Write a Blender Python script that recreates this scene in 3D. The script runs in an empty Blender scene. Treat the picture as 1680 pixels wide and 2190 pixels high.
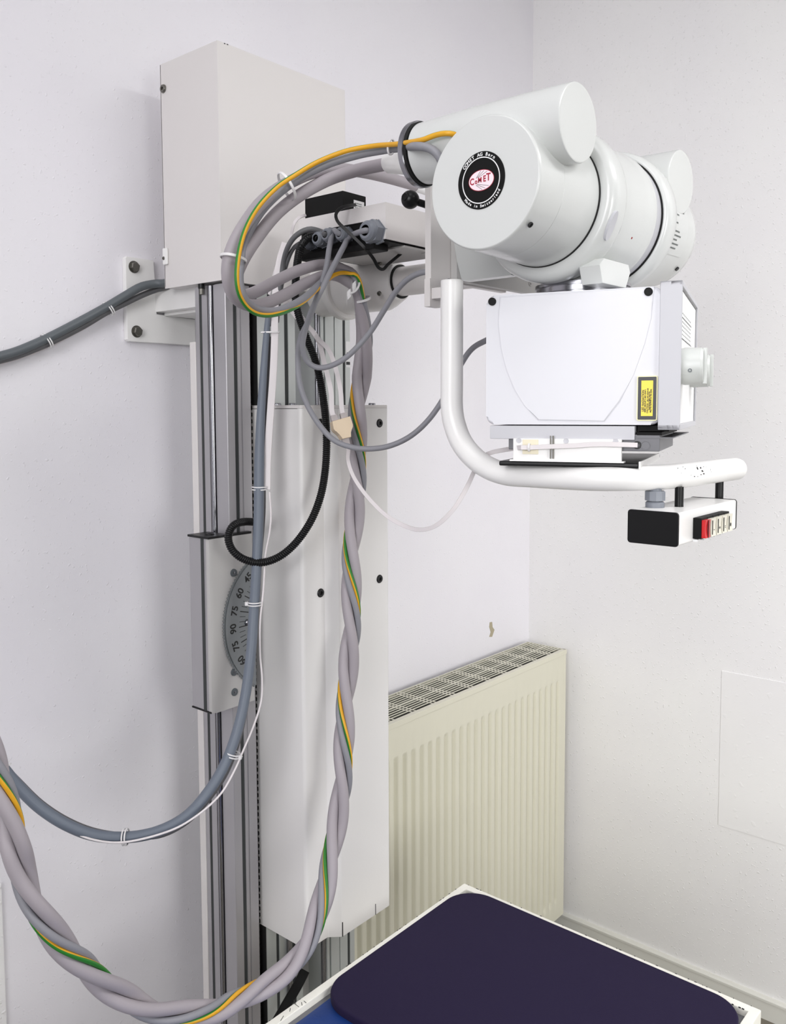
import bpy, bmesh, math, random
from mathutils import Vector, Matrix
random.seed(4)
S = bpy.context.scene
COL = S.collection
V = Vector
PI = math.pi

# ------------------------------------------------------------------ camera
CW, CH = 1680.0, 2190.0
CF, CCX, CCY = 1873.56, 841.9, 1011.47
C0 = V((-2.422056, -1.487937, 1.687346))
CFWD = V((0.75935, 0.4664637, -0.0739751)); CFWD = V((0.75935, 0.6464637, -0.0739751))
CRT = V((0.6480029, -0.7616269, -0.0040974))
CUP = V((0.0589902, 0.0448247, 0.9972517))
cam_d = bpy.data.cameras.new('camera')
cam_d.sensor_fit = 'VERTICAL'; cam_d.sensor_height = 36.0; cam_d.sensor_width = 36.0
cam_d.lens = 36.0 * CF / CH
cam_d.shift_x = -(CCX - CW / 2) / CH
cam_d.shift_y = (CCY - CH / 2) / CH
cam_d.clip_start = 0.02
cam = bpy.data.objects.new('camera', cam_d); COL.objects.link(cam)
m = Matrix(((CRT.x, CUP.x, -CFWD.x, C0.x), (CRT.y, CUP.y, -CFWD.y, C0.y), (CRT.z, CUP.z, -CFWD.z, C0.z), (0, 0, 0, 1)))
cam.matrix_world = m
S.camera = cam

# ------------------------------------------------------------------ light and exposure
S.view_settings.view_transform = 'Standard'
S.view_settings.look = 'None'
S.view_settings.exposure = 0.0
S.view_settings.gamma = 1.0
S.view_settings.use_curve_mapping = False
W = bpy.data.worlds.new('world'); S.world = W; W.use_nodes = True
bg = W.node_tree.nodes['Background']
# soft sky above, dim ground below
_n = W.node_tree; _tc = _n.nodes.new('ShaderNodeTexCoord'); _sx = _n.nodes.new('ShaderNodeSeparateXYZ'); _rp = _n.nodes.new('ShaderNodeValToRGB')
_mp = _n.nodes.new('ShaderNodeMapRange'); _mp.inputs[1].default_value = -1; _mp.inputs[2].default_value = 1
_n.links.new(_tc.outputs['Generated'], _sx.inputs[0]); _n.links.new(_sx.outputs['Z'], _mp.inputs[0]); _n.links.new(_mp.outputs[0], _rp.inputs['Fac']); _n.links.new(_rp.outputs['Color'], bg.inputs[0])
_rp.color_ramp.elements[0].position = 0.40; _rp.color_ramp.elements[0].color = (0.16, 0.16, 0.155, 1)
_rp.color_ramp.elements[1].position = 0.62; _rp.color_ramp.elements[1].color = (0.97, 0.98, 1.0, 1)
bg.inputs[1].default_value = 0.06
def area(name, loc, target, sx, sy, power, color=(1, 1, 1)):
    l = bpy.data.lights.new(name, 'AREA'); l.shape = 'RECTANGLE'; l.size = sx; l.size_y = sy
    l.energy = power; l.color = color
    o = bpy.data.objects.new(name, l); COL.objects.link(o)
    o.location = loc
    o.rotation_euler = (V(target) - V(loc)).to_track_quat('-Z', 'Y').to_euler()
    return o
area('window_daylight', (-2.3, -3.9, 1.6), (0.0, -1.0, 0.8), 1.4, 1.4, 17, (1.0, 1.0, 0.985)).data.spread = math.radians(84)
area('left_fill_light', (-4.4, -2.0, 2.5), (-1.2, -0.5, 1.9), 1.2, 0.9, 33, (0.985, 0.97, 1.0))  # added fill from high left, stands for no known window
area('rear_fill_light', (-4.6, -1.6, 1.7), (-0.1, -1.2, 1.1), 1.2, 1.2, 7.0, (0.97, 0.98, 1.0)).data.spread = math.radians(90)  # added fill from behind the camera, no door known there
area('left_top_fill_light', (-2.4, -1.1, 2.98), (-2.4, -1.1, 0.0), 1.2, 0.6, 8, (0.99, 0.985, 1.0))  # added overhead fill that lifts the upper left wall, no known lamp
area('top_fill_light', (-0.9, -2.4, 2.98), (-0.9, -2.4, 0.0), 1.2, 0.6, 29, (0.99, 0.99, 1.0))  # added overhead fill on the right, no known lamp

# ------------------------------------------------------------------ materials
def lin(c):
    return tuple(((x / 255.0) / 12.92 if x / 255.0 <= 0.04045 else ((x / 255.0 + 0.055) / 1.055) ** 2.4) for x in c)
MATS = {}
def mat(name, rgb, rough=0.5, metal=0.0, bump=0.0, bscale=200.0, mottle=0.0, mscale=8.0, coat=0.0, spec=0.5, trans=0.0):
    if name in MATS: return MATS[name]
    M = bpy.data.materials.new(name); M.use_nodes = True
    nt = M.node_tree; b = nt.nodes['Principled BSDF']
    c = lin(rgb)
    b.inputs['Base Color'].default_value = (*c, 1)
    b.inputs['Roughness'].default_value = rough
    b.inputs['Metallic'].default_value = metal
    b.inputs['Specular IOR Level'].default_value = spec
    b.inputs['Coat Weight'].default_value = coat
    b.inputs['Transmission Weight'].default_value = trans
    tc = nt.nodes.new('ShaderNodeTexCoord')
    if mottle > 0:
        n = nt.nodes.new('ShaderNodeTexNoise'); n.inputs['Scale'].default_value = mscale; n.inputs['Detail'].default_value = 4
        r = nt.nodes.new('ShaderNodeValToRGB')
        r.color_ramp.elements[0].position = 0.3; r.color_ramp.elements[1].position = 0.7
        r.color_ramp.elements[0].color = (*[x * (1 - mottle) for x in c], 1)
        r.color_ramp.elements[1].color = (*[min(1, x * (1 + mottle * 0.5)) for x in c], 1)
        nt.links.new(tc.outputs['Object'], n.inputs['Vector']); nt.links.new(n.outputs['Fac'], r.inputs['Fac'])
        nt.links.new(r.outputs['Color'], b.inputs['Base Color'])
    if bump > 0:
        n2 = nt.nodes.new('ShaderNodeTexNoise'); n2.inputs['Scale'].default_value = bscale; n2.inputs['Detail'].default_value = 3
        bp = nt.nodes.new('ShaderNodeBump'); bp.inputs['Strength'].default_value = bump; bp.inputs['Distance'].default_value = 0.002
        nt.links.new(tc.outputs['Object'], n2.inputs['Vector']); nt.links.new(n2.outputs['Fac'], bp.inputs['Height'])
        nt.links.new(bp.outputs['Normal'], b.inputs['Normal'])
    MATS[name] = M
    return M

def wall_mat(name, rgb, chips, cscale):
    """white painted woodchip wallpaper: soft lumps plus scattered raised chips"""
    M = bpy.data.materials.new(name); M.use_nodes = True
    nt = M.node_tree; b = nt.nodes['Principled BSDF']
    b.inputs['Roughness'].default_value = 0.75; b.inputs['Specular IOR Level'].default_value = 0.3
    tc = nt.nodes.new('ShaderNodeTexCoord')
    big = nt.nodes.new('ShaderNodeTexNoise'); big.inputs['Scale'].default_value = 2.5; big.inputs['Detail'].default_value = 3
    rp = nt.nodes.new('ShaderNodeValToRGB'); c = lin(rgb)
    rp.color_ramp.elements[0].color = (c[0] * 0.97, c[1] * 0.965, c[2] * 0.98, 1); rp.color_ramp.elements[0].position = 0.35
    rp.color_ramp.elements[1].color = (*c, 1); rp.color_ramp.elements[1].position = 0.65
    nt.links.new(tc.outputs['Object'], big.inputs['Vector']); nt.links.new(big.outputs['Fac'], rp.inputs['Fac']); nt.links.new(rp.outputs['Color'], b.inputs['Base Color'])
    n1 = nt.nodes.new('ShaderNodeTexNoise'); n1.inputs['Scale'].default_value = cscale; n1.inputs['Detail'].default_value = 1; n1.inputs['Distortion'].default_value = 0.1
    r1 = nt.nodes.new('ShaderNodeValToRGB'); r1.color_ramp.elements[0].position = 0.64; r1.color_ramp.elements[1].position = 0.76
    n2 = nt.nodes.new('ShaderNodeTexNoise'); n2.inputs['Scale'].default_value = 420; n2.inputs['Detail'].default_value = 2
    ad = nt.nodes.new('ShaderNodeMath'); ad.operation = 'MULTIPLY_ADD'; ad.inputs[1].default_value = 0.12
    mx = nt.nodes.new('ShaderNodeMath'); mx.operation = 'MULTIPLY'; mx.inputs[1].default_value = chips
    nt.links.new(tc.outputs['Object'], n1.inputs['Vector']); nt.links.new(tc.outputs['Object'], n2.inputs['Vector'])
    nt.links.new(n1.outputs['Fac'], r1.inputs['Fac']); nt.links.new(r1.outputs['Color'], mx.inputs[0])
    nt.links.new(n2.outputs['Fac'], ad.inputs[0]); nt.links.new(mx.outputs[0], ad.inputs[2])
    bp = nt.nodes.new('ShaderNodeBump'); bp.inputs['Strength'].default_value = 0.55; bp.inputs['Distance'].default_value = 0.0016
    nt.links.new(ad.outputs[0], bp.inputs['Height']); nt.links.new(bp.outputs['Normal'], b.inputs['Normal'])
    MATS[name] = M
    return M

m_wallL = wall_mat('wallpaper_left', (240, 238, 242), 0.6, 140)
m_wallR = wall_mat('wallpaper_right', (243, 242, 241), 1.0, 125)
m_patch = wall_mat('smooth_patch', (243, 242, 241), 0.4, 60)
m_ceil = mat('ceiling_paint', (240, 240, 240), 0.8)
m_floor = mat('floor_vinyl', (118, 112, 100), 0.45, mottle=0.06, mscale=14)
m_base = mat('skirting_grey', (226, 225, 218), 0.4)
m_enamel = mat('cream_enamel', (219, 215, 213), 0.38, bump=0.06, bscale=500)
m_enamel2 = mat('cream_enamel_cover', (226, 224, 222), 0.3, bump=0.05, bscale=500)
m_white = mat('white_enamel', (241, 240, 238), 0.3, bump=0.03, bscale=400)
m_tube = mat('tube_housing_paint', (211, 213, 211), 0.24, bump=0.04, bscale=300, coat=0.15)
m_coll = mat('collimator_plastic', (222, 222, 227), 0.35)
m_lgrey = mat('light_grey_plastic', (196, 196, 201), 0.4)
m_knob = mat('knob_grey', (205, 208, 205), 0.35)
m_grey = mat('mid_grey_metal', (112, 112, 116), 0.45, metal=0.1)
m_dgrey = mat('dark_grey_plastic', (84, 90, 94), 0.4)
m_gland = mat('cable_gland_grey', (122, 126, 134), 0.45)
m_black = mat('black_plastic', (17, 17, 18), 0.35, spec=0.3)
m_blackm = mat('black_matt', (12, 12, 12), 0.6, spec=0.2)
m_gap = mat('black_gap', (14, 14, 14), 0.8)
m_alu = mat('anodised_aluminium', (176, 174, 177), 0.38, metal=0.55, bump=0.03, bscale=150)
m_alu2 = mat('matt_aluminium', (196, 200, 198), 0.45, metal=0.35)
m_chrome = mat('chrome', (150, 150, 155), 0.2, metal=1.0)
m_steel = mat('zinc_steel', (120, 118, 112), 0.35, metal=0.8)
m_slot = mat('slot_dark', (55, 58, 58), 0.7)
m_plate = mat('plate_grey', (186, 184, 182), 0.45)
m_hv = mat('cable_mauve_grey', (163, 156, 161), 0.5)
m_bg = mat('cable_grey', (138, 138, 144), 0.5)
m_blue = mat('cable_blue_grey', (103, 111, 123), 0.45)
m_wallc = mat('cable_slate', (92, 98, 102), 0.42)
m_dc = mat('cable_dark_grey', (96, 96, 98), 0.5)
m_yel = mat('earth_yellow', (222, 164, 32), 0.45)
m_grn = mat('earth_green', (40, 122, 38), 0.45)
m_tie = mat('nylon_tie', (226, 224, 224), 0.4)
m_flat = mat('flat_cable_white', (222, 216, 217), 0.45)
m_beige = mat('beige_adapter', (228, 208, 180), 0.45)
m_clear = mat('clear_connector', (214, 206, 206), 0.15, trans=0.35)
m_amber = mat('amber_pad', (232, 224, 198), 0.4)
m_rad = mat('radiator_cream', (218, 215, 197), 0.35)
m_radin = mat('radiator_inside_shade', (34, 31, 25), 0.7)  # near-black colour stands in for the shade inside the radiator
m_red = mat('button_red', (205, 28, 34), 0.3)
m_btn = mat('button_cream', (226, 222, 206), 0.3)
m_logor = mat('logo_red', (165, 24, 52), 0.4)
m_pink = mat('logo_white', (246, 230, 236), 0.4)
m_lw = mat('label_white', (240, 240, 240), 0.45)
m_ly = mat('label_yellow', (250, 224, 66), 0.4)
m_lc = mat('label_pale', (246, 240, 190), 0.4)
m_lb = mat('label_black', (40, 40, 46), 0.4)
m_ink = mat('ink', (30, 30, 30), 0.5)
m_inkg = mat('ink_grey', (110, 116, 114), 0.5)
m_tblw = mat('chipped_white_paint', (248, 246, 236), 0.4, mottle=0.04, mscale=30)
m_pad = mat('purple_pad', (33, 25, 54), 0.75, bump=0.15, bscale=600, spec=0.2)
m_sheet = mat('blue_sheet', (10, 54, 124), 0.6, mottle=0.12, mscale=18, bump=0.3, bscale=60)
m_wear = mat('bare_plaster', (176, 166, 142), 0.8)
m_dot = mat('red_dot', (150, 40, 40), 0.5)
m_dial = mat('dial_grey', (140, 144, 146), 0.38, metal=0.5)
m_smudge = mat('smudge', (200, 197, 194), 0.5)

# ------------------------------------------------------------------ geometry helpers
def at_y(u, v, y):
    r = CFWD + CRT * ((u - CCX) / CF) - CUP * ((v - CCY) / CF); return C0 + r * ((y - C0.y) / r.y)
def at_x(u, v, x):
    r = CFWD + CRT * ((u - CCX) / CF) - CUP * ((v - CCY) / CF); return C0 + r * ((x - C0.x) / r.x)
def at_z(u, v, z):
    r = CFWD + CRT * ((u - CCX) / CF) - CUP * ((v - CCY) / CF); return C0 + r * ((z - C0.z) / r.z)
def at_d(u, v, d):
    return C0 + (CFWD + CRT * ((u - CCX) / CF) - CUP * ((v - CCY) / CF)) * d
def at_pl(u, v, p, n):
    r = CFWD + CRT * ((u - CCX) / CF) - CUP * ((v - CCY) / CF); return C0 + r * ((V(p) - C0).dot(n) / r.dot(n))

class Fr:
    """a local frame: origin and three axes"""
    def __init__(s, o=(0, 0, 0), x=(1, 0, 0), y=(0, 1, 0), z=(0, 0, 1)):
        s.o = V(o); s.x = V(x).normalized(); s.y = V(y).normalized(); s.z = V(z).normalized()
    def __call__(s, a, b, c): return s.o + s.x * a + s.y * b + s.z * c
WF = Fr()

class MB:
    def __init__(s): s.bm = bmesh.new(); s.mi = 0
    def quad_faces(s, vs, faces):
        bv = [s.bm.verts.new(v) for v in vs]
        out = []
        for f in faces:
            try:
                fc = s.bm.faces.new([bv[i] for i in f]); fc.material_index = s.mi; out.append(fc)
            except ValueError: pass
        return bv, out
    def box(s, x0, x1, y0, y1, z0, z1, fr=WF, bev=0.0, seg=2):
        vs = [fr(x, y, z) for x in (x0, x1) for y in (y0, y1) for z in (z0, z1)]
        bv, fc = s.quad_faces(vs, [(0, 1, 3, 2), (4, 6, 7, 5), (0, 4, 5, 1), (2, 3, 7, 6), (0, 2, 6, 4), (1, 5, 7, 3)])
        if bev > 0:
            es = list({e for f in fc for e in f.edges})
            r = bmesh.ops.bevel(s.bm, geom=es, offset=bev, segments=seg, profile=0.5, affect='EDGES')
            for f in r['faces']: f.material_index = s.mi
        return s
    def prism(s, pts, a, b, fr=WF, bev=0.0):
        """outline (x,y) in the frame's xy plane, extruded along its z from a to b"""
        n = len(pts)
        vs = [fr(p[0], p[1], a) for p in pts] + [fr(p[0], p[1], b) for p in pts]
        faces = [tuple(range(n - 1, -1, -1)), tuple(range(n, 2 * n))] + [(i, (i + 1) % n, n + (i + 1) % n, n + i) for i in range(n)]
        bv, fc = s.quad_faces(vs, faces)
        if bev > 0:
            es = list({e for f in fc[:2] for e in f.edges})
            r = bmesh.ops.bevel(s.bm, geom=es, offset=bev, segments=2, profile=0.5, affect='EDGES')
            for f in r['faces']: f.material_index = s.mi
        return s
    def lathe(s, o, axis, prof, seg=48, a0=0.0):
        """profile of (distance along axis, radius)"""
        ax = V(axis).normalized()
        t = V((0, 0, 1)) if abs(ax.z) < 0.9 else V((1, 0, 0))
        e1 = ax.cross(t).normalized(); e2 = ax.cross(e1)
        rings = []
        for (d, r) in prof:
            if r <= 1e-6: rings.append([s.bm.verts.new(V(o) + ax * d)])
            else: rings.append([s.bm.verts.new(V(o) + ax * d + (e1 * math.cos(a0 + 2 * PI * k / seg) + e2 * math.sin(a0 + 2 * PI * k / seg)) * r) for k in range(seg)])
        for A, B in zip(rings, rings[1:]):
            for k in range(seg):
                k2 = (k + 1) % seg
                if len(A) == 1 and len(B) == 1: continue
                if len(A) == 1: f = [A[0], B[k2], B[k]]
                elif len(B) == 1: f = [A[k], A[k2], B[0]]
                else: f = [A[k], A[k2], B[k2], B[k]]
                s.bm.faces.new(f).material_index = s.mi
        return s
    def cyl(s, p0, p1, r, seg=32, ch=0.0, r1=None):
        p0 = V(p0); p1 = V(p1); L = (p1 - p0).length; r1 = r if r1 is None else r1
        pr = [(0, 0), (0, r - ch), (ch, r), (L - ch, r1), (L, r1 - ch), (L, 0)] if ch > 0 else [(0, 0), (0, r), (L, r1), (L, 0)]
        return s.lathe(p0, p1 - p0, pr, seg)
    def ball(s, c, r, seg=24):
        n = seg // 2
        return s.lathe(V(c) - V((0, 0, r)), (0, 0, 1), [(r - r * math.cos(PI * i / n), r * math.sin(PI * i / n)) for i in range(n + 1)], seg)
    def sweep(s, pts, r, seg=14, cap=True, stripe=None, up=None, ribbed=0.0):
        """round tube through points; r number or list; stripe=(mi_a, mi_b) splits the skin in two colours along 'up'"""
        n = len(pts); T = []
        for i in range(n):
            T.append((pts[min(i + 1, n - 1)] - pts[max(i - 1, 0)]).normalized())
        N = None; rings = []
        for i in range(n):
            t = T[i]
            if up is not None:
                uu = up[i] if isinstance(up, list) else up
                N = (uu - t * uu.dot(t)).normalized()
            elif N is None:
                a = V((0, 0, 1)) if abs(t.z) < 0.9 else V((1, 0, 0)); N = (a - t * a.dot(t)).normalized()
            else: N = (N - t * N.dot(t)).normalized()
            B = t.cross(N)
            rr = r[i] if isinstance(r, list) else r
            if ribbed: rr = rr * (1 - ribbed * (i % 2))
            rings.append([s.bm.verts.new(pts[i] + (N * math.cos(2 * PI * k / seg) + B * math.sin(2 * PI * k / seg)) * rr) for k in range(seg)])
        for A, Bq in zip(rings, rings[1:]):
            for k in range(seg):
                f = s.bm.faces.new([A[k], A[(k + 1) % seg], Bq[(k + 1) % seg], Bq[k]])
                f.material_index = s.mi if stripe is None else (stripe[0] if k < seg // 2 else stripe[1])
        if cap:
            s.bm.faces.new(rings[0][::-1]).material_index = s.mi; s.bm.faces.new(rings[-1]).material_index = s.mi
        return s
    def ribbon(s, pts, w, h, nrm):
        """flat cable: width w, thickness h, broad side facing nrm (vector or list)"""
        n = len(pts); rings = []
        for i in range(n):
            t = (pts[min(i + 1, n - 1)] - pts[max(i - 1, 0)]).normalized()
            nn = nrm[i] if isinstance(nrm, list) else nrm
            N = (nn - t * nn.dot(t)).normalized(); B = t.cross(N)
            rings.append([s.bm.verts.new(pts[i] + B * a * w / 2 + N * b * h / 2) for a, b in ((-1, -.6), (-.9, -1), (.9, -1), (1, -.6), (1, .6), (.9, 1), (-.9, 1), (-1, .6))])
        for A, Bq in zip(rings, rings[1:]):
            for k in range(8): s.bm.faces.new([A[k], A[(k + 1) % 8], Bq[(k + 1) % 8], Bq[k]]).material_index = s.mi
        s.bm.faces.new(rings[0][::-1]); s.bm.faces.new(rings[-1])
        return s
    def build(s, name, mats, parent=None, smooth=True, angle=32):
        bmesh.ops.recalc_face_normals(s.bm, faces=s.bm.faces)
        me = bpy.data.meshes.new(name)
        ms = mats if isinstance(mats, (list, tuple)) else [mats]
        for q in ms: me.materials.append(q)
        off = V((0, 0, 0))
        if parent is not None:
            off = WORLD[parent.name]
        s.bm.transform(Matrix.Translation(-off))
        s.bm.to_mesh(me); s.bm.free()
        if smooth:
            for p in me.polygons: p.use_smooth = True
            me.set_sharp_from_angle(angle=math.radians(angle))
        o = bpy.data.objects.new(name, me); COL.objects.link(o)
        if parent is not None: o.parent = parent
        if smooth and angle <= 60:
            wn = o.modifiers.new('weighted_normals', 'WEIGHTED_NORMAL'); wn.mode = 'FACE_AREA'; wn.keep_sharp = True; wn.weight = 80
        WORLD[o.name] = off
        return o
WORLD = {}
def tag(o, label=None, cat=None, group=None, kind=None):
    if label: o['label'] = label
    if cat: o['category'] = cat
    if group: o['group'] = group
    if kind: o['kind'] = kind
    return o
def thing(name, loc, label, cat, group=None):
    o = bpy.data.objects.new(name, None); COL.objects.link(o); o.location = loc; o.empty_display_size = 0.05
    WORLD[o.name] = V(loc)
    return tag(o, label, cat, group)
def struct(name, mb, mt, parent=None):
    o = mb.build(name, mt, parent)
    if parent is None: o['kind'] = 'structure'
    return o

def smooth_path(pts, step=0.006):
    """Catmull-Rom through the points, resampled to an even step"""
    P = [V(p) for p in pts]; P = [P[0] * 2 - P[1]] + P + [P[-1] * 2 - P[-2]]
    dense = []
    for i in range(1, len(P) - 2):
        for k in range(24):
            t = k / 24; a, b, c, d = P[i - 1], P[i], P[i + 1], P[i + 2]
            dense.append(0.5 * ((2 * b) + (c - a) * t + (2 * a - 5 * b + 4 * c - d) * t * t + (3 * b - a - 3 * c + d) * t ** 3))
    dense.append(P[-2])
    out = [dense[0]]; acc = 0.0
    for a, b in zip(dense, dense[1:]):
        L = (b - a).length
        while acc + L >= step:
            q = (step - acc) / L; a = a + (b - a) * q; out.append(a.copy()); L = (b - a).length; acc = 0.0
        acc += L
    if (out[-1] - dense[-1]).length > step * 0.4: out.append(dense[-1])
    return out
def relax(pts, n=4, lo=None, hi=None):
    for _ in range(n):
        q = [p.copy() for p in pts]
        for i in range(max(1, lo or 1), min(len(pts) - 1, hi or len(pts) - 1)): q[i] = pts[i] * 0.5 + (pts[i - 1] + pts[i + 1]) * 0.25
        pts = q
    return pts

FONT_OBJ = {}
def text_geo(txt, size, bold=0.0, align='CENTER', extr=0.0002):
    """outline text as (verts, faces) in its own xy plane"""
    cu = bpy.data.curves.new('t', 'FONT'); cu.body = txt; cu.size = size; cu.align_x = align; cu.align_y = 'CENTER'
    cu.extrude = extr; cu.offset = bold; cu.resolution_u = 4
    o = bpy.data.objects.new('t', cu); COL.objects.link(o)
    bpy.context.view_layer.update()
    me = bpy.data.meshes.new_from_object(o.evaluated_get(bpy.context.evaluated_depsgraph_get()))
    vs = [v.co.copy() for v in me.vertices]; fs = [tuple(p.vertices) for p in me.polygons]
    bpy.data.objects.remove(o); bpy.data.curves.remove(cu); bpy.data.meshes.remove(me)
    return vs, fs
def add_text(mb, txt, size, fr, bold=0.0, align='CENTER', fn=None, xs=1.0):
    vs, fs = text_geo(txt, size, bold, align)
    vv = [(fn(v.x * xs, v.y, v.z) if fn else fr(v.x * xs, v.y, v.z)) for v in vs]
    mb.quad_faces(vv, fs)

def screw(mb, p, n, r, h=0.002, hole=True, hexa=True):
    p = V(p); n = V(n).normalized()
    mb.lathe(p, n, [(0, r), (h * 0.5, r), (h, r * 0.85), (h, r * 0.42), (h * 0.2, r * 0.38), (h * 0.2, 0)], 24)
def plug(mb, p, n, r):
    """black domed plug with a hexagon socket"""
    p = V(p); n = V(n).normalized()
    mb.lathe(p, n, [(-0.001, r), (0.0008, r), (0.002, r * 0.9), (0.0022, r * 0.42)], 28)
    mb.lathe(p, n, [(0.0022, r * 0.42), (0.0003, r * 0.40), (0.0003, 0)], 6)

XM, YM = V((-1, 0, 0)), V((0, -1, 0))

# ------------------------------------------------------------------ the room
HC = 3.05
struct('wall_back', MB().box(-5.5, 0.12, 0, 0.12, 0, HC), m_wallL)
WB = bpy.data.objects['wall_back']
wr = struct('wall_right', MB().box(0, 0.12, -4.6, 0, 0, HC), m_wallR)
struct('floor', MB().box(-5.5, 0.12, -4.6, 0.12, -0.1, 0), m_floor)
struct('ceiling', MB().box(-5.5, 0.12, -4.6, 0.12, HC, HC + 0.1), m_ceil)
b = MB(); b.prism([(0, 0), (-0.012, 0), (-0.012, 0.052), (-0.015, 0.052), (-0.015, 0.058), (-0.011, 0.062), (0, 0.062)], -4.55, -0.001, Fr((0, 0, 0), (1, 0, 0), (0, 0, 1), (0, 1, 0)))
struct('baseboard_right', b, m_base)
b = MB(); b.prism([(0, 0), (-0.012, 0), (-0.012, 0.052), (-0.015, 0.052), (-0.015, 0.058), (-0.011, 0.062), (0, 0.062)], -5.4, -0.02, Fr((0, 0, 0), (0, 1, 0), (0, 0, 1), (1, 0, 0)))
struct('baseboard_back', b, m_base)
# flaw in the wallpaper above the radiator and the papered-over patch on the right wall
b = MB(); pp = [(1047, 1331), (1052, 1330), (1053, 1341), (1057, 1347), (1052, 1362), (1046, 1362), (1049, 1352), (1046, 1341)]
vs = [at_y(u, v, -0.0008) for u, v in pp]; b.quad_faces(vs + [v + V((0, 0.002, 0)) for v in vs], [tuple(range(8))] + [(i, (i + 1) % 8, 8 + (i + 1) % 8, 8 + i) for i in range(8)])
b.build('wallpaper_tear', m_wear, WB)
b = MB(); b.box(-0.0016, 0.001, -1.25, -0.627, 0.505, 0.951, bev=0.0008); b.build('wallpaper_patch', m_patch, wr)
b = MB(); b.box(-1.775, -1.7443, -0.006, 0.001, 0.02, 0.86, bev=0.002); b.build('wall_strip', m_wallR, WB)

# ------------------------------------------------------------------ radiator
XR0, XR1, YF, YB, ZB, ZT = -1.036, -0.05, -0.165, -0.026, 0.088, 0.94
rad = thing('radiator', (-0.54, -0.095, 0.0), 'cream panel radiator with ribbed front and slotted top grille in the room corner', 'radiator')
b = MB()
zs = [ZB, ZB + 0.045, ZB + 0.058, ZB + 0.07, ZT - 0.105, ZT - 0.093, ZT - 0.085, ZT - 0.014]
gz = [0, 0, 0.5, 1, 1, 0.5, 0, 0]
xs = []; x = XR0
PIT = 0.03333
nrib = int((XR1 - XR0) / PIT)
X0R = -0.889 + 0.024 - PIT * 5
for i in range(int((XR1 - XR0) / 0.00278) + 1): xs.append(XR0 + i * 0.00278)
xs.append(XR1)
def rib(x):
    if x < XR0 + 0.02 or x > XR1 - 0.022: return 0
    ph = ((x - X0R) / PIT) % 1.0
    d = min(ph, 1 - ph)
    return max(0.0, min(1.0, (0.24 - d) / 0.12))
grid = [[b.bm.verts.new((x, YF + 0.009 * rib(x) * g, z)) for x in xs] for z, g in zip(zs, gz)]
for A, Bq in zip(grid, grid[1:]):
    for i in range(len(xs) - 1): b.bm.faces.new([A[i], A[i + 1], Bq[i + 1], Bq[i]])
b.build('front_panel', m_rad, rad, angle=60)
b = MB(); b.box(XR0 + 0.002, XR1 - 0.002, YF + 0.0095, YF + 0.02, ZB, ZT - 0.02); b.box(XR0, XR1, YB - 0.012, YB, ZB, ZT - 0.012)
b.box(XR0 + 0.01, XR1 - 0.01, YF + 0.0095, YB - 0.005, ZB + 0.05, ZT - 0.013); b.build('convector_core_shade', m_radin, rad)  # core raised and coloured near-black so the grille slots look shaded
b = MB(); b.box(XR0 - 0.001, XR0 + 0.002, YF + 0.001, YB, ZB, ZT - 0.006, bev=0.0008); b.build('side_panel', m_rad, rad)
b = MB(); b.box(XR1 - 0.002, XR1 + 0.002, YF + 0.001, YB, ZB, ZT - 0.006, bev=0.0008); b.build('side_panel', m_rad, rad)
b = MB()
b.box(XR0 - 0.002, XR1 + 0.002, YF - 0.002, YF + 0.013, ZT - 0.004, ZT, bev=0.0012)
b.box(XR0 - 0.002, XR1 + 0.002, YF - 0.002, YF + 0.0005, ZT - 0.014, ZT - 0.003, bev=0.0006)
b.box(XR0, XR1, YB - 0.004, YB, ZT - 0.01, ZT)
b.box(XR0, XR0 + 0.01, YF, YB, ZT - 0.004, ZT); b.box(XR1 - 0.003, XR1, YF, YB, ZT - 0.004, ZT)
y0, y1 = YF + 0.013, YB - 0.004; nb = 11
for i in range(1, nb):
    y = y0 + (y1 - y0) * i / nb; hw = 0.0019 if i != 5 else 0.0036
    b.box(XR0 + 0.005, XR1 - 0.002, y - hw * 0.85, y + hw * 0.85, ZT - 0.0014, ZT)
x = XR1 - 0.068
while x > XR0 + 0.02:
    b.box(x - 0.0018, x + 0.0018, y0, y1, ZT - 0.0015, ZT - 0.0002); b.box(x - 0.0155, x - 0.0119, y0, y1, ZT - 0.0015, ZT - 0.0002); x -= 0.082
b.build('top_grille', m_rad, rad)
for x in (XR0 + 0.12, XR1 - 0.12):
    b = MB(); b.box(x - 0.015, x + 0.015, YB, 0.0, 0.2, 0.86); b.build('wall_hanger', m_steel, rad)

# ------------------------------------------------------------------ column stand
col = thing('column_stand', (-1.27, -0.2, 0), 'tall aluminium column stand with big cream housing on top, bolted to left wall', 'column stand')
def extr(pts, z0, z1): return MB().prism(pts, z0, z1)
ZTOP = 1.908
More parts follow.
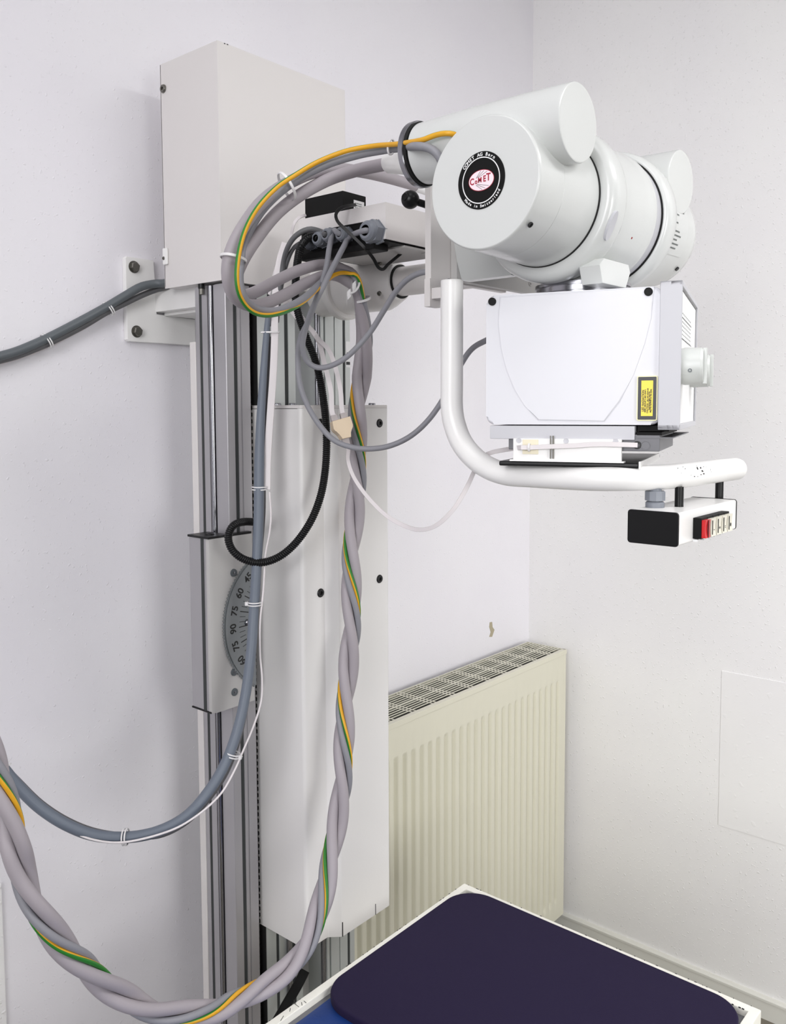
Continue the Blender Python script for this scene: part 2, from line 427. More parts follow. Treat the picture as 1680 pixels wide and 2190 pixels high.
# left upright: slot and round channel on the side facing left, slot on the front
A = [(-1.425, -0.165), (-1.425, -0.176), (-1.415, -0.176), (-1.415, -0.184), (-1.425, -0.184), (-1.425, -0.1995), (-1.416, -0.2), (-1.413, -0.207), (-1.416, -0.214), (-1.4225, -0.2145), (-1.4225, -0.2225), (-1.4245, -0.2225), (-1.4245, -0.236), (-1.4245, -0.249), (-1.4235, -0.25),
     (-1.4075, -0.25), (-1.4075, -0.24), (-1.399, -0.24), (-1.399, -0.25), (-1.3925, -0.25), (-1.3925, -0.2485), (-1.3895, -0.2485), (-1.3895, -0.25), (-1.370, -0.25), (-1.370, -0.165)]
extr(A, 0, ZTOP).build('upright_profile', m_alu, col)
Bp = [(-1.352, -0.17), (-1.352, -0.25), (-1.327, -0.25), (-1.327, -0.24), (-1.319, -0.24), (-1.319, -0.25), (-1.2855, -0.25), (-1.2855, -0.24), (-1.2755, -0.24), (-1.2755, -0.25), (-1.258, -0.25), (-1.258, -0.17)]
o = extr(Bp, 0, ZTOP).build('upright_profile', m_alu2, col)
Cp = [(-1.194, -0.17), (-1.194, -0.238), (-1.188, -0.25), (-1.181, -0.25), (-1.181, -0.246), (-1.176, -0.246), (-1.176, -0.25), (-1.152, -0.25), (-1.152, -0.248), (-1.149, -0.248), (-1.149, -0.25), (-1.1265, -0.25), (-1.1265, -0.238), (-1.119, -0.238), (-1.119, -0.25), (-1.105, -0.25), (-1.105, -0.17)]
extr(Cp, 0, ZTOP).build('upright_profile', m_alu2, col)
MB().cyl((-1.4225, -0.207, 0.002), (-1.4225, -0.207, ZTOP - 0.001), 0.0052, 16).build('guide_rod', m_chrome, col)
MB().cyl((-1.195, -0.2455, 0.002), (-1.195, -0.2455, ZTOP - 0.001), 0.005, 16).build('guide_rod', m_chrome, col)
MB().cyl((-1.297, -0.2535, 0.002), (-1.297, -0.2535, 0.68), 0.0055, 16).build('guide_rod', m_chrome, col)
o = MB().box(-1.424, -1.416, -0.1835, -0.1765, 0.001, ZTOP - 0.002).build('slot_strip', m_slot, col)
MB().box(-1.4072, -1.3993, -0.2485, -0.2405, 0.001, ZTOP - 0.002).build('slot_strip', m_slot, col)
MB().box(-1.2852, -1.2758, -0.2485, -0.2405, 0.001, ZTOP - 0.002).build('slot_strip', m_slot, col)
MB().box(-1.3268, -1.3192, -0.2485, -0.2405, 0.001, ZTOP - 0.002).build('slot_strip', m_slot, col)
MB().box(-1.1262, -1.1193, -0.2485, -0.2385, 0.001, ZTOP - 0.002).build('slot_strip', m_slot, col)
MB().box(-1.4265, -1.372, -0.1645, -0.147, 0.001, 1.81, bev=0.002).build('mounting_board', m_enamel, col)
MB().box(-1.258, -1.194, -0.2, -0.175, 0.001, 0.7).build('back_plate', m_plate, col)
b = MB(); b.box(-1.3645, -1.3575, -0.235, -0.228, 0.001, ZTOP - 0.003)
z = 0.01
while z < ZTOP - 0.01:
    b.box(-1.3665, -1.3555, -0.2385, -0.2345, z, z + 0.0075, bev=0.001, seg=1); z += 0.0125
b.build('roller_chain', m_blackm, col)
MB().box(-1.3695, -1.3525, -0.2345, -0.20, 0.001, ZTOP - 0.003).box(-1.3542, -1.3521, -0.2495, -0.2335, 0.001, ZTOP - 0.003).build('chain_gap_shade', m_gap, col)  # black filler added to paint the shade in the gap around the chain
# top housing: folded sheet box, open below
b = MB()
X0, X1, Y0, Y1, Z0, Z1 = -1.436, -1.119, -0.255, -0.089, 1.911, 2.317
t = 0.002
b.box(X0, X1, Y0, Y1, Z1 - t, Z1, bev=0.0012)
b.box(X0, X0 + t, Y0, Y1, Z0, Z1 - 0.0005, bev=0.0007); b.box(X1 - t, X1, Y0, Y1, Z0, Z1 - 0.0005, bev=0.0007)
b.box(X0 + 0.0005, X1 - 0.0005, Y0, Y0 + t, Z0, Z1 - 0.0005, bev=0.0007); b.box(X0, X1, Y1 - t, Y1, Z0 + 0.004, Z1 - 0.001)
b.box(X0 + t, X1 - t, Y0 + t, Y1 - t, Z0 + 0.0012, Z0 + 0.003)
th = b.build('top_housing', m_enamel, col)
b = MB(); screw(b, (X0, -0.0995, 2.2714), XM, 0.0075, 0.004); b.build('screw', m_steel, th)
b = MB(); b.box(X0 - 0.005, X0, -0.103, -0.0895, 1.954, 1.985, bev=0.0025); o = b.build('latch_block', m_white, th)
b = MB(); b.lathe((X0 - 0.005, -0.094, 1.966), XM, [(0, 0.0035), (0.0012, 0.003), (0.0012, 0.0015), (0, 0.0012), (0, 0)], 16); b.build('latch_screw', m_steel, o)
b = MB(); b.cyl((-1.43, -0.1905, 1.911), (-1.43, -0.1905, 1.903), 0.0058, 20); b.mi = 1; b.cyl((-1.43, -0.1905, 1.903), (-1.43, -0.1905, 1.892), 0.0042, 20, 0.0006); b.build('bolt', [m_black, m_steel], th)
b = MB()
for (u, v) in ((480, 91), (486, 93)): b.box(*(lambda p: (p.x - 0.0015, p.x + 0.0015, p.y - 0.0004, p.y, p.z - 0.0025, p.z - 0.001))(at_y(u, v, Y0)))
b.build('paint_chips', m_ink, th)
# bracket on the wall
b = MB(); pl = [(-1.467, 1.974), (-1.4045, 1.974), (-1.4045, 1.815), (-1.4045, 1.815)]
b.prism([(-1.4655, 1.976), (-1.408, 1.976), (-1.4045, 1.972), (-1.4045, 1.87), (-1.31, 1.87), (-1.31, 1.816), (-1.4655, 1.816), (-1.469, 1.82), (-1.469, 1.972)], 0.0, 0.012, Fr((0, 0, 0), (1, 0, 0), (0, 0, 1), (0, -1, 0)), bev=0.002)
b.box(-1.4045, -1.385, -0.143, -0.0, 1.876, 1.926, bev=0.002)
b.box(-1.385, -1.31, -0.15, -0.012, 1.87, 1.9, bev=0.001)
b.box(-1.402, -1.38, -0.162, -0.14, 1.858, 1.872, bev=0.001)
wb = b.build('wall_bracket', m_white, col)
for (u, v) in ((286, 571), (292, 709)):
    p = at_y(u, v, -0.012); b = MB(); b.lathe(p, YM, [(0, 0), (0, 0.0115), (0.0012, 0.0115), (0.0012, 0)], 24)
    b.lathe(p + YM * 0.0012, YM, [(0, 0.0095), (0.006, 0.0095), (0.0075, 0.0082), (0.0075, 0)], 6, 0.3); b.build('bolt', m_steel, wb, angle=20)

# ------------------------------------------------------------------ angle scale carriage on the left upright
car = thing('scale_carriage', (-1.42, -0.24, 1.15), 'grey sliding carriage with degree dial halfway up the left column upright', 'carriage')
XL, YFc, YBc, ZTc, ZBc = -1.48, -0.264, -0.206, 1.4635, 1.150
b = MB(); b.box(XL, XL + 0.045, YFc + 0.0105, YBc, ZBc + 0.002, ZTc - 0.003, bev=0.001)
b.build('carriage_body', m_alu, car)
b = MB(); b.box(XL - 0.0012, XL + 0.001, -0.2475, -0.2405, ZBc + 0.002, ZTc - 0.003); b.build('slot_strip', m_slot, car)
b = MB(); b.prism([(XL + 0.0005, YFc + 0.0105), (XL + 0.001, YFc + 0.003), (XL + 0.010, YFc), (-1.384, YFc), (-1.384, YFc + 0.0105)], ZBc - 0.001, ZTc - 0.003, bev=0.0008)
b.build('front_plate', m_plate, car)
b = MB(); b.box(XL - 0.002, -1.436, YFc + 0.001, YBc + 0.002, ZTc - 0.003, ZTc + 0.001, bev=0.0006); b.box(-1.4365, -1.384, YFc + 0.001, YFc + 0.012, ZTc - 0.003, ZTc + 0.001, bev=0.0006)
b.lathe((-1.458, -0.236, ZTc + 0.001), (0, 0, 1), [(0, 0.009), (0.0015, 0.0085), (0.0015, 0.004), (0.0002, 0.004), (0.0002, 0)], 20); b.build('top_cap', m_black, car)
b = MB(); b.box(XL - 0.001, -1.436, YFc + 0.004, YBc + 0.001, ZBc - 0.001, ZBc + 0.002, bev=0.0006); b.build('bottom_cap', m_black, car)
for (u, v) in ((499, 1225), (500, 1437), (501, 1480)):
    b = MB(); p = at_y(u, v, YFc); b.lathe(p, YM, [(0, 0.0072), (0.0018, 0.0068), (0.0022, 0.0058), (0.0022, 0.0022)], 26); b.mi = 1; b.lathe(p, YM, [(0.0022, 0.0022), (0.0026, 0.0012), (0.0026, 0)], 12)
    b.build('screw', [m_dgrey, m_chrome], car)
DC = V((-1.3171, 0, 1.2969)); DR = 0.1354; DY = -0.2705; XCUT = -1.3845
def arc_outline(R, xc, n=60, teeth=0, amp=0.0):
    a = math.acos((DC.x - xc) / R); pts = []
    for i in range(n + 1):
        th = -a + 2 * a * i / n; r = R + (amp if teeth and (i % 2) else 0)
        pts.append((DC.x - r * math.cos(th), DC.z + r * math.sin(th)))
    return pts
FD = Fr((0, 0, 0), (1, 0, 0), (0, 0, 1), (0, -1, 0))
b = MB(); b.prism(arc_outline(DR, XCUT), -DY - 0.0015, -DY, FD, bev=0.0003); dial = b.build('degree_dial', m_dial, car)
b = MB(); b.prism(arc_outline(DR + 0.0015, XCUT, 100, 1, 0.003), -DY - 0.0055, -DY - 0.0025, FD); b.build('toothed_rim', m_dial, car)
b = MB()
def dial_pt(r, deg): return (DC.x - r * math.cos(math.radians(deg)), DC.z + r * math.sin(math.radians(deg)))
for k in range(-8, 12):
    deg = -1.0 + 5.2 * k; long = (k % 3 == 0)
    c, s_ = math.cos(math.radians(deg)), math.sin(math.radians(deg))
    r1, r0 = (0.106, 0.083) if long else (0.105, 0.092)
    p0, p1 = dial_pt(r0, deg), dial_pt(r1, deg)
    if p0[0] > XCUT:
        r0 = (DC.x - XCUT) / c + 0.001; p0 = dial_pt(r0, deg)
    if r0 > r1 - 0.003: continue
    hw = 0.00085 if long else 0.00045
    b.prism([(p0[0] + s_ * hw, p0[1] + c * hw), (p1[0] + s_ * hw, p1[1] + c * hw), (p1[0] - s_ * hw, p1[1] - c * hw), (p0[0] - s_ * hw, p0[1] - c * hw)], -DY, -DY + 0.0002, FD)
for k, tx in ((3, '45'), (2, '60'), (1, '75'), (0, '90'), (-1, '75'), (-2, '60')):
    deg = -1.0 + 15.6 * k; p = dial_pt(0.1185, deg)
    a = math.radians(90 - deg)
    fr = Fr((p[0], DY - 0.0001, p[1]), (math.cos(a), 0, math.sin(a)), (-math.sin(a), 0, math.cos(a)), (0, -1, 0))
    add_text(b, tx, 0.0185, fr, bold=0.0004)
b.build('degree_marks', m_ink, dial)
b = MB(); p = at_y(528, 1331, DY); b.lathe(p, YM, [(0, 0.006), (0.004, 0.0058), (0.0055, 0.0045), (0.006, 0)], 24); b.build('centre_screw', m_chrome, dial)

# ------------------------------------------------------------------ long cream cover over the counterweight
cov = thing('counterweight_cover', (-1.25, -0.31, 0.695), 'long cream sheet metal cover with black plugs hanging in front of the column', 'cover')
ZC0, ZC1 = 0.695, 1.687
prof = [(-1.356, -0.231), (-1.356, -0.359), (-1.3555, -0.364), (-1.352, -0.3665), (-1.347, -0.367), (-1.3035, -0.367), (-1.3015, -0.3685), (-1.2855, -0.3855), (-1.283, -0.387), (-1.150, -0.387), (-1.1465, -0.3855), (-1.145, -0.382), (-1.145, -0.262)]
b = MB(); n = len(prof); tk = 0.0018
inner = []
for i, p in enumerate(prof):
    a = V(prof[max(i - 1, 0)]); c = V(prof[min(i + 1, n - 1)]); d = (c - a).normalized(); nn = V((-d.y, d.x)); inner.append((p[0] + nn.x * tk, p[1] + nn.y * tk))
def zb(x, y): return ZC0
ring = prof + inner[::-1]
b.prism(ring, ZC0, ZC1, bev=0)
cb = b.build('cover_body', m_enamel2, cov, angle=50)
b = MB(); b.prism(prof, ZC1, ZC1 + 0.006, bev=0.001); tp = b.build('top_plate', m_enamel, cov)
b = MB(); b.prism([(p[0] * 1.0, p[1] + 0.0006) for p in prof], ZC1 - 0.0006, ZC1 + 0.0003); b.build('seam', m_gap, cov)
for (u, v) in ((592, 857), (625, 857), (795, 858)):
    p = at_y(u, v, -0.27 if u < 700 else -0.33)
    b = MB(); b.lathe((p.x, p.y, ZC1 + 0.006), (0, 0, 1), [(0, 0.007), (0.003, 0.007), (0.0042, 0.006), (0.0042, 0.003), (0.003, 0.003), (0.003, 0)], 24); b.build('screw', m_chrome, tp)
for (u, v) in ((685, 905), (811, 905), (685, 1268), (811, 1238)):
    b = MB(); p = at_y(u, v, -0.367 if u < 700 else -0.387); plug(b, p, YM, 0.0082); b.build('black_plug', m_black, cov)
# separate rear flange that shows a few millimetres above the lower edge on the right
b = MB(); b.box(-1.1905, -1.1895, -0.3878, -0.386, ZC0, ZC0 + 0.022); b.build('crack_line', m_ink, cov)
b = MB(); b.box(-1.284, -1.2825, -0.3878, -0.386, ZC0, ZC0 + 0.028); b.build('crack_line', m_ink, cov)

# ------------------------------------------------------------------ support arm with hub and end plates
arm = thing('support_arm', (-1.18, -0.25, 1.86), 'cream horizontal arm with round hub carrying the tube head off the column', 'arm')
AX, AZ = -1.18, 1.917
b = MB(); b.lathe((AX, -0.25, AZ), YM, [(0, 0), (0, 0.05), (0.052, 0.05), (0.052, 0.06), (0.0655, 0.06), (0.0675, 0.058), (0.0675, 0.05), (0.085, 0.048), (0.100, 0.048), (0.115, 0.0495), (0.162, 0.0495), (0.172, 0.046), (0.197, 0.034), (0.199, 0.030), (0.199, 0)], 64)
hub = b.build('hub', m_enamel2, arm)
for (u, v) in ((812, 628), (813, 563)):
    b = MB(); p = at_x(u, v, AX - 0.045); b.lathe((p.x - 0.002, p.y, p.z), (p - V((AX, p.y, AZ))), [(-0.002, 0.0042), (0.0015, 0.0042), (0.0015, 0.0028), (-0.001, 0.0026), (-0.001, 0)], 16)
    b.build('set_screw', m_steel, hub)
b = MB(); b.lathe((AX, -0.447, AZ), YM, [(0, 0.0305), (0.004, 0.0305), (0.004, 0.026)], 40); b.build('shaft_seal', m_gap, arm)
b = MB(); b.lathe((AX, -0.445, AZ), YM, [(0, 0.0262), (0.234, 0.0262), (0.234, 0)], 40); b.build('arm_tube', m_enamel, arm)
b = MB(); b.box(-1.4, -1.2, -0.69, -0.679, 1.874, 2.03, bev=0.0012); b.box(-1.402, -1.376, -0.69, -0.679, 1.835, 1.876, bev=0.0012); b.build('mounting_plate', m_enamel, arm)
b = MB(); b.box(-1.3525, -1.04, -0.702, -0.6905, 1.8765, 2.03, bev=0.001)
p2 = b.build('yoke_plate', m_plate, arm)
for (u, v) in ((992, 582), (1040, 558), (1133, 607)):
    b = MB(); screw(b, at_y(u, v, -0.702), YM, 0.0042, 0.0012); b.build('screw', m_steel if u < 1000 else m_plate, p2)
b = MB(); b.cyl((-1.30, -0.70, 1.954), (-1.30, -0.80, 1.954), 0.045, 40); b.prism([(-1.353, 1.905), (-1.34, 1.877), (-1.322, 1.877), (-1.322, 1.93), (-1.36, 1.93)], 0.702, 0.79, FD, bev=0.001); b.build('trunnion', m_tube, arm)

# lever with black ball between control box and tube head
lev = thing('locking_lever', at_y(921, 442, -0.67), 'black locking lever with round ball knob beside the tube head', 'lever')
pa, pb = at_y(877, 427, -0.648), at_y(935, 446, -0.672)
MB().cyl(pa, pb, 0.0054, 20).build('lever_rod', m_black, lev)
b = MB(); b.ball(pa, 0.0136, 32); b.lathe(pa, (pa - pb).normalized() * 1.0 + V((-0.8, -0.5, 0)), [(0.0122, 0.006), (0.0138, 0.0055), (0.0138, 0)], 20); b.build('ball_knob', m_black, lev)

# ------------------------------------------------------------------ control box with cable glands, on the arm
XC0, XC1, YC0, YC1, ZC_0, ZC_1 = -1.3625, -1.20, -0.571, -0.374, 1.953, 2.0095
cbx = thing('control_box', (-1.28, -0.47, ZC_0), 'cream control box with cable glands sitting above the support arm', 'control box')
b = MB()
FYZ = Fr((0, 0, 0), (0, 1, 0), (0, 0, 1), (1, 0, 0))
b.prism([(YC0, ZC_0), (YC0 + 0.018, ZC_0), (YC0 + 0.018, ZC_1 - 0.024), (YC1, ZC_1 - 0.024), (YC1, ZC_1), (YC0, ZC_1)], XC0, XC0 + 0.003, FYZ)
b.box(XC0 + 0.003, XC1, YC0, YC0 + 0.003, ZC_0, ZC_1)
b.box(XC0 + 0.003, XC1, YC0 + 0.003, YC1, ZC_1 - 0.003, ZC_1)
b.box(XC0 + 0.003, XC1, YC1 - 0.003, YC1, ZC_0, ZC_1 - 0.003)
b.box(XC1 - 0.003, XC1, YC0 + 0.003, YC1 - 0.003, ZC_0, ZC_1 - 0.003)
b.build('box_shell', m_enamel, cbx)
b = MB(); b.box(XC0 + 0.0035, XC0 + 0.006, YC0 + 0.004, YC1 - 0.004, ZC_0 - 0.001, ZC_1 - 0.004); b.box(XC0 + 0.002, XC1, YC0 + 0.004, YC1 - 0.004, ZC_0 - 0.003, ZC_0, bev=0.001)
b.box(XC0 - 0.006, XC0 + 0.03, YC0 + 0.02, YC1 - 0.004, ZC_0 - 0.014, ZC_0 - 0.003, bev=0.002)
b.build('black_panel', m_blackm, cbx)
b = MB(); b.box(XC0 + 0.05, XC1, YC0 + 0.003, YC1 - 0.02, ZC_0 - 0.006, ZC_0 - 0.003); b.box(-1.25, -1.243, YC0 + 0.01, YC0 + 0.018, ZC_0 - 0.008, ZC_0 - 0.006); b.build('bottom_plate', m_plate, cbx)
glands = []
GX = XC0 + 0.004
def gland(u, v, r, L, s=1.0, parent=cbx, hexr=1.12):
    p = at_x(u, v, GX - L * 0.5); p.x = GX
    bb = MB()
    bb.lathe(p, XM, [(0, 0), (0, r * 1.22), (0.005 * s, r * 1.22), (0.005 * s, 0)], 6, 0.2)
    bb.lathe(p + XM * 0.005 * s, XM, [(0, r * hexr), (L * 0.6, r * hexr), (L * 0.62, r)], 6, 0.2)
    bb.lathe(p + XM * 0.005 * s, XM, [(L * 0.55, r), (L * 0.85, r * 0.92), (L, r * 0.72), (L, r * 0.5)], 28)
    bb.mi = 1
    bb.lathe(p + XM * 0.005 * s, XM, [(L, r * 0.5), (L * 0.6, r * 0.46), (L * 0.6, 0)], 20)
    bb.build('cable_gland', [m_gland, m_blackm], parent, angle=25)
    return p + XM * (L + 0.003)
g1 = gland(796, 496, 0.0172, 0.025)
g2 = gland(737, 502, 0.0115, 0.018)
g3 = gland(707, 504, 0.0115, 0.018)
g4 = gland(688, 512, 0.012, 0.02)
g5 = gland(664, 520, 0.010, 0.016)

# black adapter on the control box
ada = thing('power_adapter', (-1.30, -0.40, ZC_1), 'small black power adapter standing on top of the control box', 'adapter')
AXL = -1.33; AYF = -0.448; AYB = -0.356; AXR = -1.272; AZT = at_x(738, 406, AXL).z
b = MB(); b.box(AXL, AXR, AYF, AYB, ZC_1, AZT, bev=0.0012); ab = b.build('adapter_case', m_blackm, ada)
b = MB(); p = at_y(767, 437, AYF - 0.0004)
b.box(p.x - 0.0125, p.x + 0.0135, AYF - 0.0005, AYF, p.z - 0.012, p.z + 0.0055); lb = b.build('white_label', m_lw, ada)
b = MB()
for i, w in enumerate((0.014, 0.010, 0.012)):
    for k in range(5): b.box(p.x - 0.010 + k * 0.0036, p.x - 0.0078 + k * 0.0036 + 0.0004 * (k % 2), AYF - 0.0007, AYF - 0.0005, p.z - 0.0005 - i * 0.0035, p.z + 0.0012 - i * 0.0035)
b.build('print', m_inkg, lb)

# ------------------------------------------------------------------ x-ray tube housing
HY, HZ = -0.8752, 1.9558; HX0 = -1.536; HL = 0.472
tube = thing('tube_housing', (-1.30, HY, 1.85), 'large white cylindrical tube housing with round black maker badge on its end', 'tube head')
XP = V((1, 0, 0))
b = MB(); b.lathe((HX0, HY, HZ), XP, [(0, 0), (0, 0.0762), (0.0008, 0.0776), (0.0025, 0.0787), (0.005, 0.0790), (0.054, 0.0800), (0.0545, 0.0796), (0.055, 0.0800), (0.1355, 0.0828), (0.1355, 0.070)], 128)
cap = b.build('end_cap', m_tube, tube, angle=35)
b = MB(); b.lathe((HX0, HY, HZ), XP, [(0.135, 0.079), (0.135, 0.0838), (0.140, 0.0838), (0.140, 0.079)], 96); b.build('gap_ring', m_gap, tube)
b = MB(); b.lathe((HX0, HY, HZ), XP, [(0.138, 0.079), (0.138, 0.0860), (0.1385, 0.092), (0.141, 0.0975), (0.147, 0.1010), (0.155, 0.1022), (0.170, 0.1018), (0.177, 0.1003), (0.182, 0.0975), (0.184, 0.094)], 128); col1 = b.build('front_collar', m_tube, tube, angle=50)
b = MB(); b.lathe((HX0, HY, HZ), XP, [(0.182, 0.0962), (0.190, 0.0950), (0.250, 0.0940), (0.262, 0.0950), (0.274, 0.0958), (0.282, 0.0945), (0.285, 0.0915), (0.300, 0.0895), (0.306, 0.0895), (0.306, 0.075)], 128); midb = b.build('middle_body', m_tube, tube, angle=35)
b = MB(); b.lathe((HX0, HY, HZ), XP, [(0.2845, 0.090), (0.285, 0.0920), (0.303, 0.0912), (0.304, 0.089)], 96); b.build('recess_band', m_lgrey, tube)
b = MB(); b.lathe((HX0, HY, HZ), XP, [(0.3035, 0.085), (0.3035, 0.0935), (0.3065, 0.0935), (0.3065, 0.085)], 96); b.build('gap_ring', m_gap, tube)
b = MB(); b.lathe((HX0, HY, HZ), XP, [(0.305, 0.079), (0.305, 0.0945), (0.307, 0.0985), (0.312, 0.1012), (0.320, 0.1022), (0.334, 0.1010), (0.341, 0.0965), (0.345, 0.086)], 128); b.build('rear_collar', m_tube, tube, angle=50)
b = MB(); b.lathe((HX0, HY, HZ), XP, [(0.340, 0.0865), (0.40, 0.083), (HL - 0.02, 0.079), (HL - 0.006, 0.0765), (HL - 0.001, 0.073), (HL, 0.068), (HL, 0)], 96); rcap = b.build('rear_cap', m_tube, tube, angle=50)
def horn(X, yf, zc, name):
    bb = MB()
    bb.lathe((X, yf, zc), (0, 1, 0.03), [(0, 0), (0, 0.0432), (0.001, 0.0448), (0.004, 0.0455), (0.06, 0.0450), (0.14, 0.0435), (abs(yf) - 0.745, 0.0395), (abs(yf) - 0.742, 0.03)], 72)
    hh = bb.build('cable_receptacle', m_tube, tube, angle=35)
    e = V((X, yf, zc)) + V((0, 1, 0.03)).normalized() * (abs(yf) - 0.742)
    ax = V((0, 1, 0.03)).normalized()
    bb = MB(); bb.lathe(e, ax, [(-0.001, 0.03), (-0.001, 0.0412), (0.0035, 0.0412), (0.0035, 0)], 56); bb.build('gasket', m_gap, hh)
    bb = MB(); bb.lathe(e, ax, [(0.003, 0.034), (0.003, 0.0418), (0.004, 0.0430), (0.011, 0.0430), (0.012, 0.0418), (0.012, 0)], 56); bb.build('clamp_ring', m_chrome, hh)
    return e + ax * 0.012
hb1 = horn(-1.48, -0.972, 2.0192, 'a')
hb2 = horn(-1.15, -0.960, 2.0155, 'b')
# sleeve of the near cable
SL1 = at_d(835, 347, 1.262)
b = MB(); b.cyl(hb1 + V((0, -0.003, -0.012)), SL1, 0.0150, 32, 0.0015, r1=0.0158); b.build('cable_sleeve', m_white, tube)
# hole and dots
def on_cyl(u, v, R, extra=0.0):
    """where the view ray meets the housing's cylinder of radius R"""
    r = CFWD + CRT * ((u - CCX) / CF) - CUP * ((v - CCY) / CF)
    oy, oz = C0.y - HY, C0.z - HZ
    a = r.y ** 2 + r.z ** 2; bq = 2 * (oy * r.y + oz * r.z); c = oy * oy + oz * oz - R * R
    disc = max(0.0, bq * bq - 4 * a * c); t_ = (-bq - math.sqrt(disc)) / (2 * a)
    p = C0 + r * t_; n = V((0, p.y - HY, p.z - HZ)).normalized(); return p + n * extra, n
p, n_ = on_cyl(1134, 481, 0.0818); b = MB(); b.lathe(p, n_, [(-0.001, 0.0036), (0.0008, 0.0036), (0.0008, 0.0026), (-0.0004, 0.0024), (-0.0004, 0)], 18); b.build('set_screw', m_ink, cap)
p, n_ = on_cyl(1350, 509, 0.0942); b = MB(); b.lathe(p, n_, [(-0.001, 0.0016), (0.0005, 0.0016), (0.0005, 0)], 14); b.build('red_dot', m_dot, midb)
p, n_ = on_cyl(1447, 575, 0.081); b = MB(); b.lathe(p, n_, [(-0.003, 0.0034), (0.0012, 0.0034), (0.0012, 0)], 18); b.build('set_screw', m_ink, rcap)
p, n_ = on_cyl(1307, 483, 0.1018)
b = MB(); ty = n_.cross(XP).normalized()
b.prism([(0.007 * math.cos(2 * PI * k / 28), 0.019 * math.sin(2 * PI * k / 28)) for k in range(28)], -0.003, 0.0009, Fr(p, (1, 0, 0), tuple(ty), tuple(n_))); b.build('recess', m_lgrey, col1)
# dashes on the collar edge
for a_, l_ in ((0.30, 0.02), (0.12, 0.05), (-0.12, 0.06), (-0.42, 0.10), (-0.62, 0.05), (-0.85, 0.09)):
    pts = []; b = MB()
    for k in range(7):
        an = a_ + l_ * (k / 6 - 0.5); pts.append(V((HX0 + 0.1825, HY - 0.0970 * math.cos(an), HZ + 0.0970 * math.sin(an))))
    b.sweep(pts, 0.00045, 6); b.build('edge_mark', m_ink, col1)
# foot joining housing and collimator swivel
b = MB(); b.prism([(-1.378, 1.878), (-1.308, 1.878), (-1.302, 1.868), (-1.315, 1.846), (-1.382, 1.846), (-1.390, 1.868)], 0.925, 0.955, FD, bev=0.0015)
b.lathe((-1.305, -0.885, 1.90), (0, 0, -1), [(0, 0), (0, 0.046), (0.046, 0.055), (0.053, 0.055), (0.053, 0)], 40)
b.build('swivel_foot', m_tube, tube)
# badge
bd = V((HX0 - 0.0006, 0, 0)); bc = at_x(1029, 386, HX0); BR = 0.0338
FBd = Fr((HX0, bc.y, bc.z), (0, -1, 0), (0, 0, 1), (-1, 0, 0))
b = MB(); b.lathe((HX0, bc.y, bc.z), XM, [(0, BR), (0.0008, BR), (0.0010, BR - 0.0004), (0.0010, 0)], 72); badge = b.build('maker_badge', m_blackm, tube)
b = MB()
b.lathe((HX0 - 0.001, bc.y, bc.z), XM, [(0, 0.0261), (0.0003, 0.0261), (0.0003, 0.0273), (0, 0.0273)], 72)
def arc_text(bb, txt, R, a_mid, da, size, up_out=True, bold=0.00012):
    n = len(txt)
    for i, ch in enumerate(txt):
        if ch == ' ': continue
        if up_out: a = a_mid - (i - (n - 1) / 2) * da; ang = a - PI / 2
        else: a = a_mid + (i - (n - 1) / 2) * da; ang = a + PI / 2
        px, py = R * math.cos(a), R * math.sin(a)
        o_ = FBd(px, py, 0.00105)
        xd = FBd.x * math.cos(ang) + FBd.y * math.sin(ang); yd = -FBd.x * math.sin(ang) + FBd.y * math.cos(ang)
        add_text(bb, ch, size, Fr(o_, xd, yd, FBd.z), bold=bold)
arc_text(b, 'COMET AG Bern', 0.0302, math.radians(97), 0.132, 0.0056)
arc_text(b, 'Made in Switzerland', 0.0303, math.radians(-84), 0.103, 0.0047, up_out=False)
b.build('badge_lettering', m_lw, badge)
LOGX = 0.0005; ea, eb, rot = 0.0178, 0.0118, math.radians(4)
b = MB(); b.prism([((ea + 0.0007) * math.cos(2 * PI * k / 48) + LOGX, (eb + 0.0007) * math.sin(2 * PI * k / 48)) for k in range(48)], 0.001, 0.0011, FBd); b.build('logo_rim', m_logor, badge)
b = MB(); b.prism([(ea * math.cos(2 * PI * k / 48) + LOGX, eb * math.sin(2 * PI * k / 48)) for k in range(48)], 0.001, 0.00125, FBd); b.build('logo_oval', m_pink, badge)
b = MB()
x = -0.0128
for ch, sz, yo, dx in (('C', 0.0108, -0.0003, 0.0060), ('o', 0.0080, -0.0006, 0.0054), ('M', 0.0085, 0.0003, 0.0068), ('E', 0.0098, 0.0008, 0.0056), ('T', 0.0122, 0.0018, 0)):
    add_text(b, ch, sz, Fr(FBd(x, yo, 0.0014), FBd.x, FBd.y, FBd.z), bold=0.00022, xs=0.84); x += dx
b.build('logo_letters', m_logor, badge)
b = MB()
for (a, c, d, e) in ((-0.0068, 0.0032, 0.0, 0.0112), (-0.0055, 0.0036, 0.0045, 0.0108), (-0.004, 0.0036, 0.009, 0.0092),
                     (-0.0070, -0.0048, 0.002, -0.0112), (-0.006, -0.0042, 0.0065, -0.0102), (-0.005, -0.0038, 0.0115, -0.008)):
    dd = V((d - a, e - c)).normalized(); nn = V((-dd.y, dd.x)) * 0.0002
    b.prism([(a + nn.x, c + nn.y), (d + nn.x, e + nn.y), (d - nn.x, e - nn.y), (a - nn.x, c - nn.y)], 0.0012, 0.0014, FBd)
b.build('logo_rays', m_ink, badge)
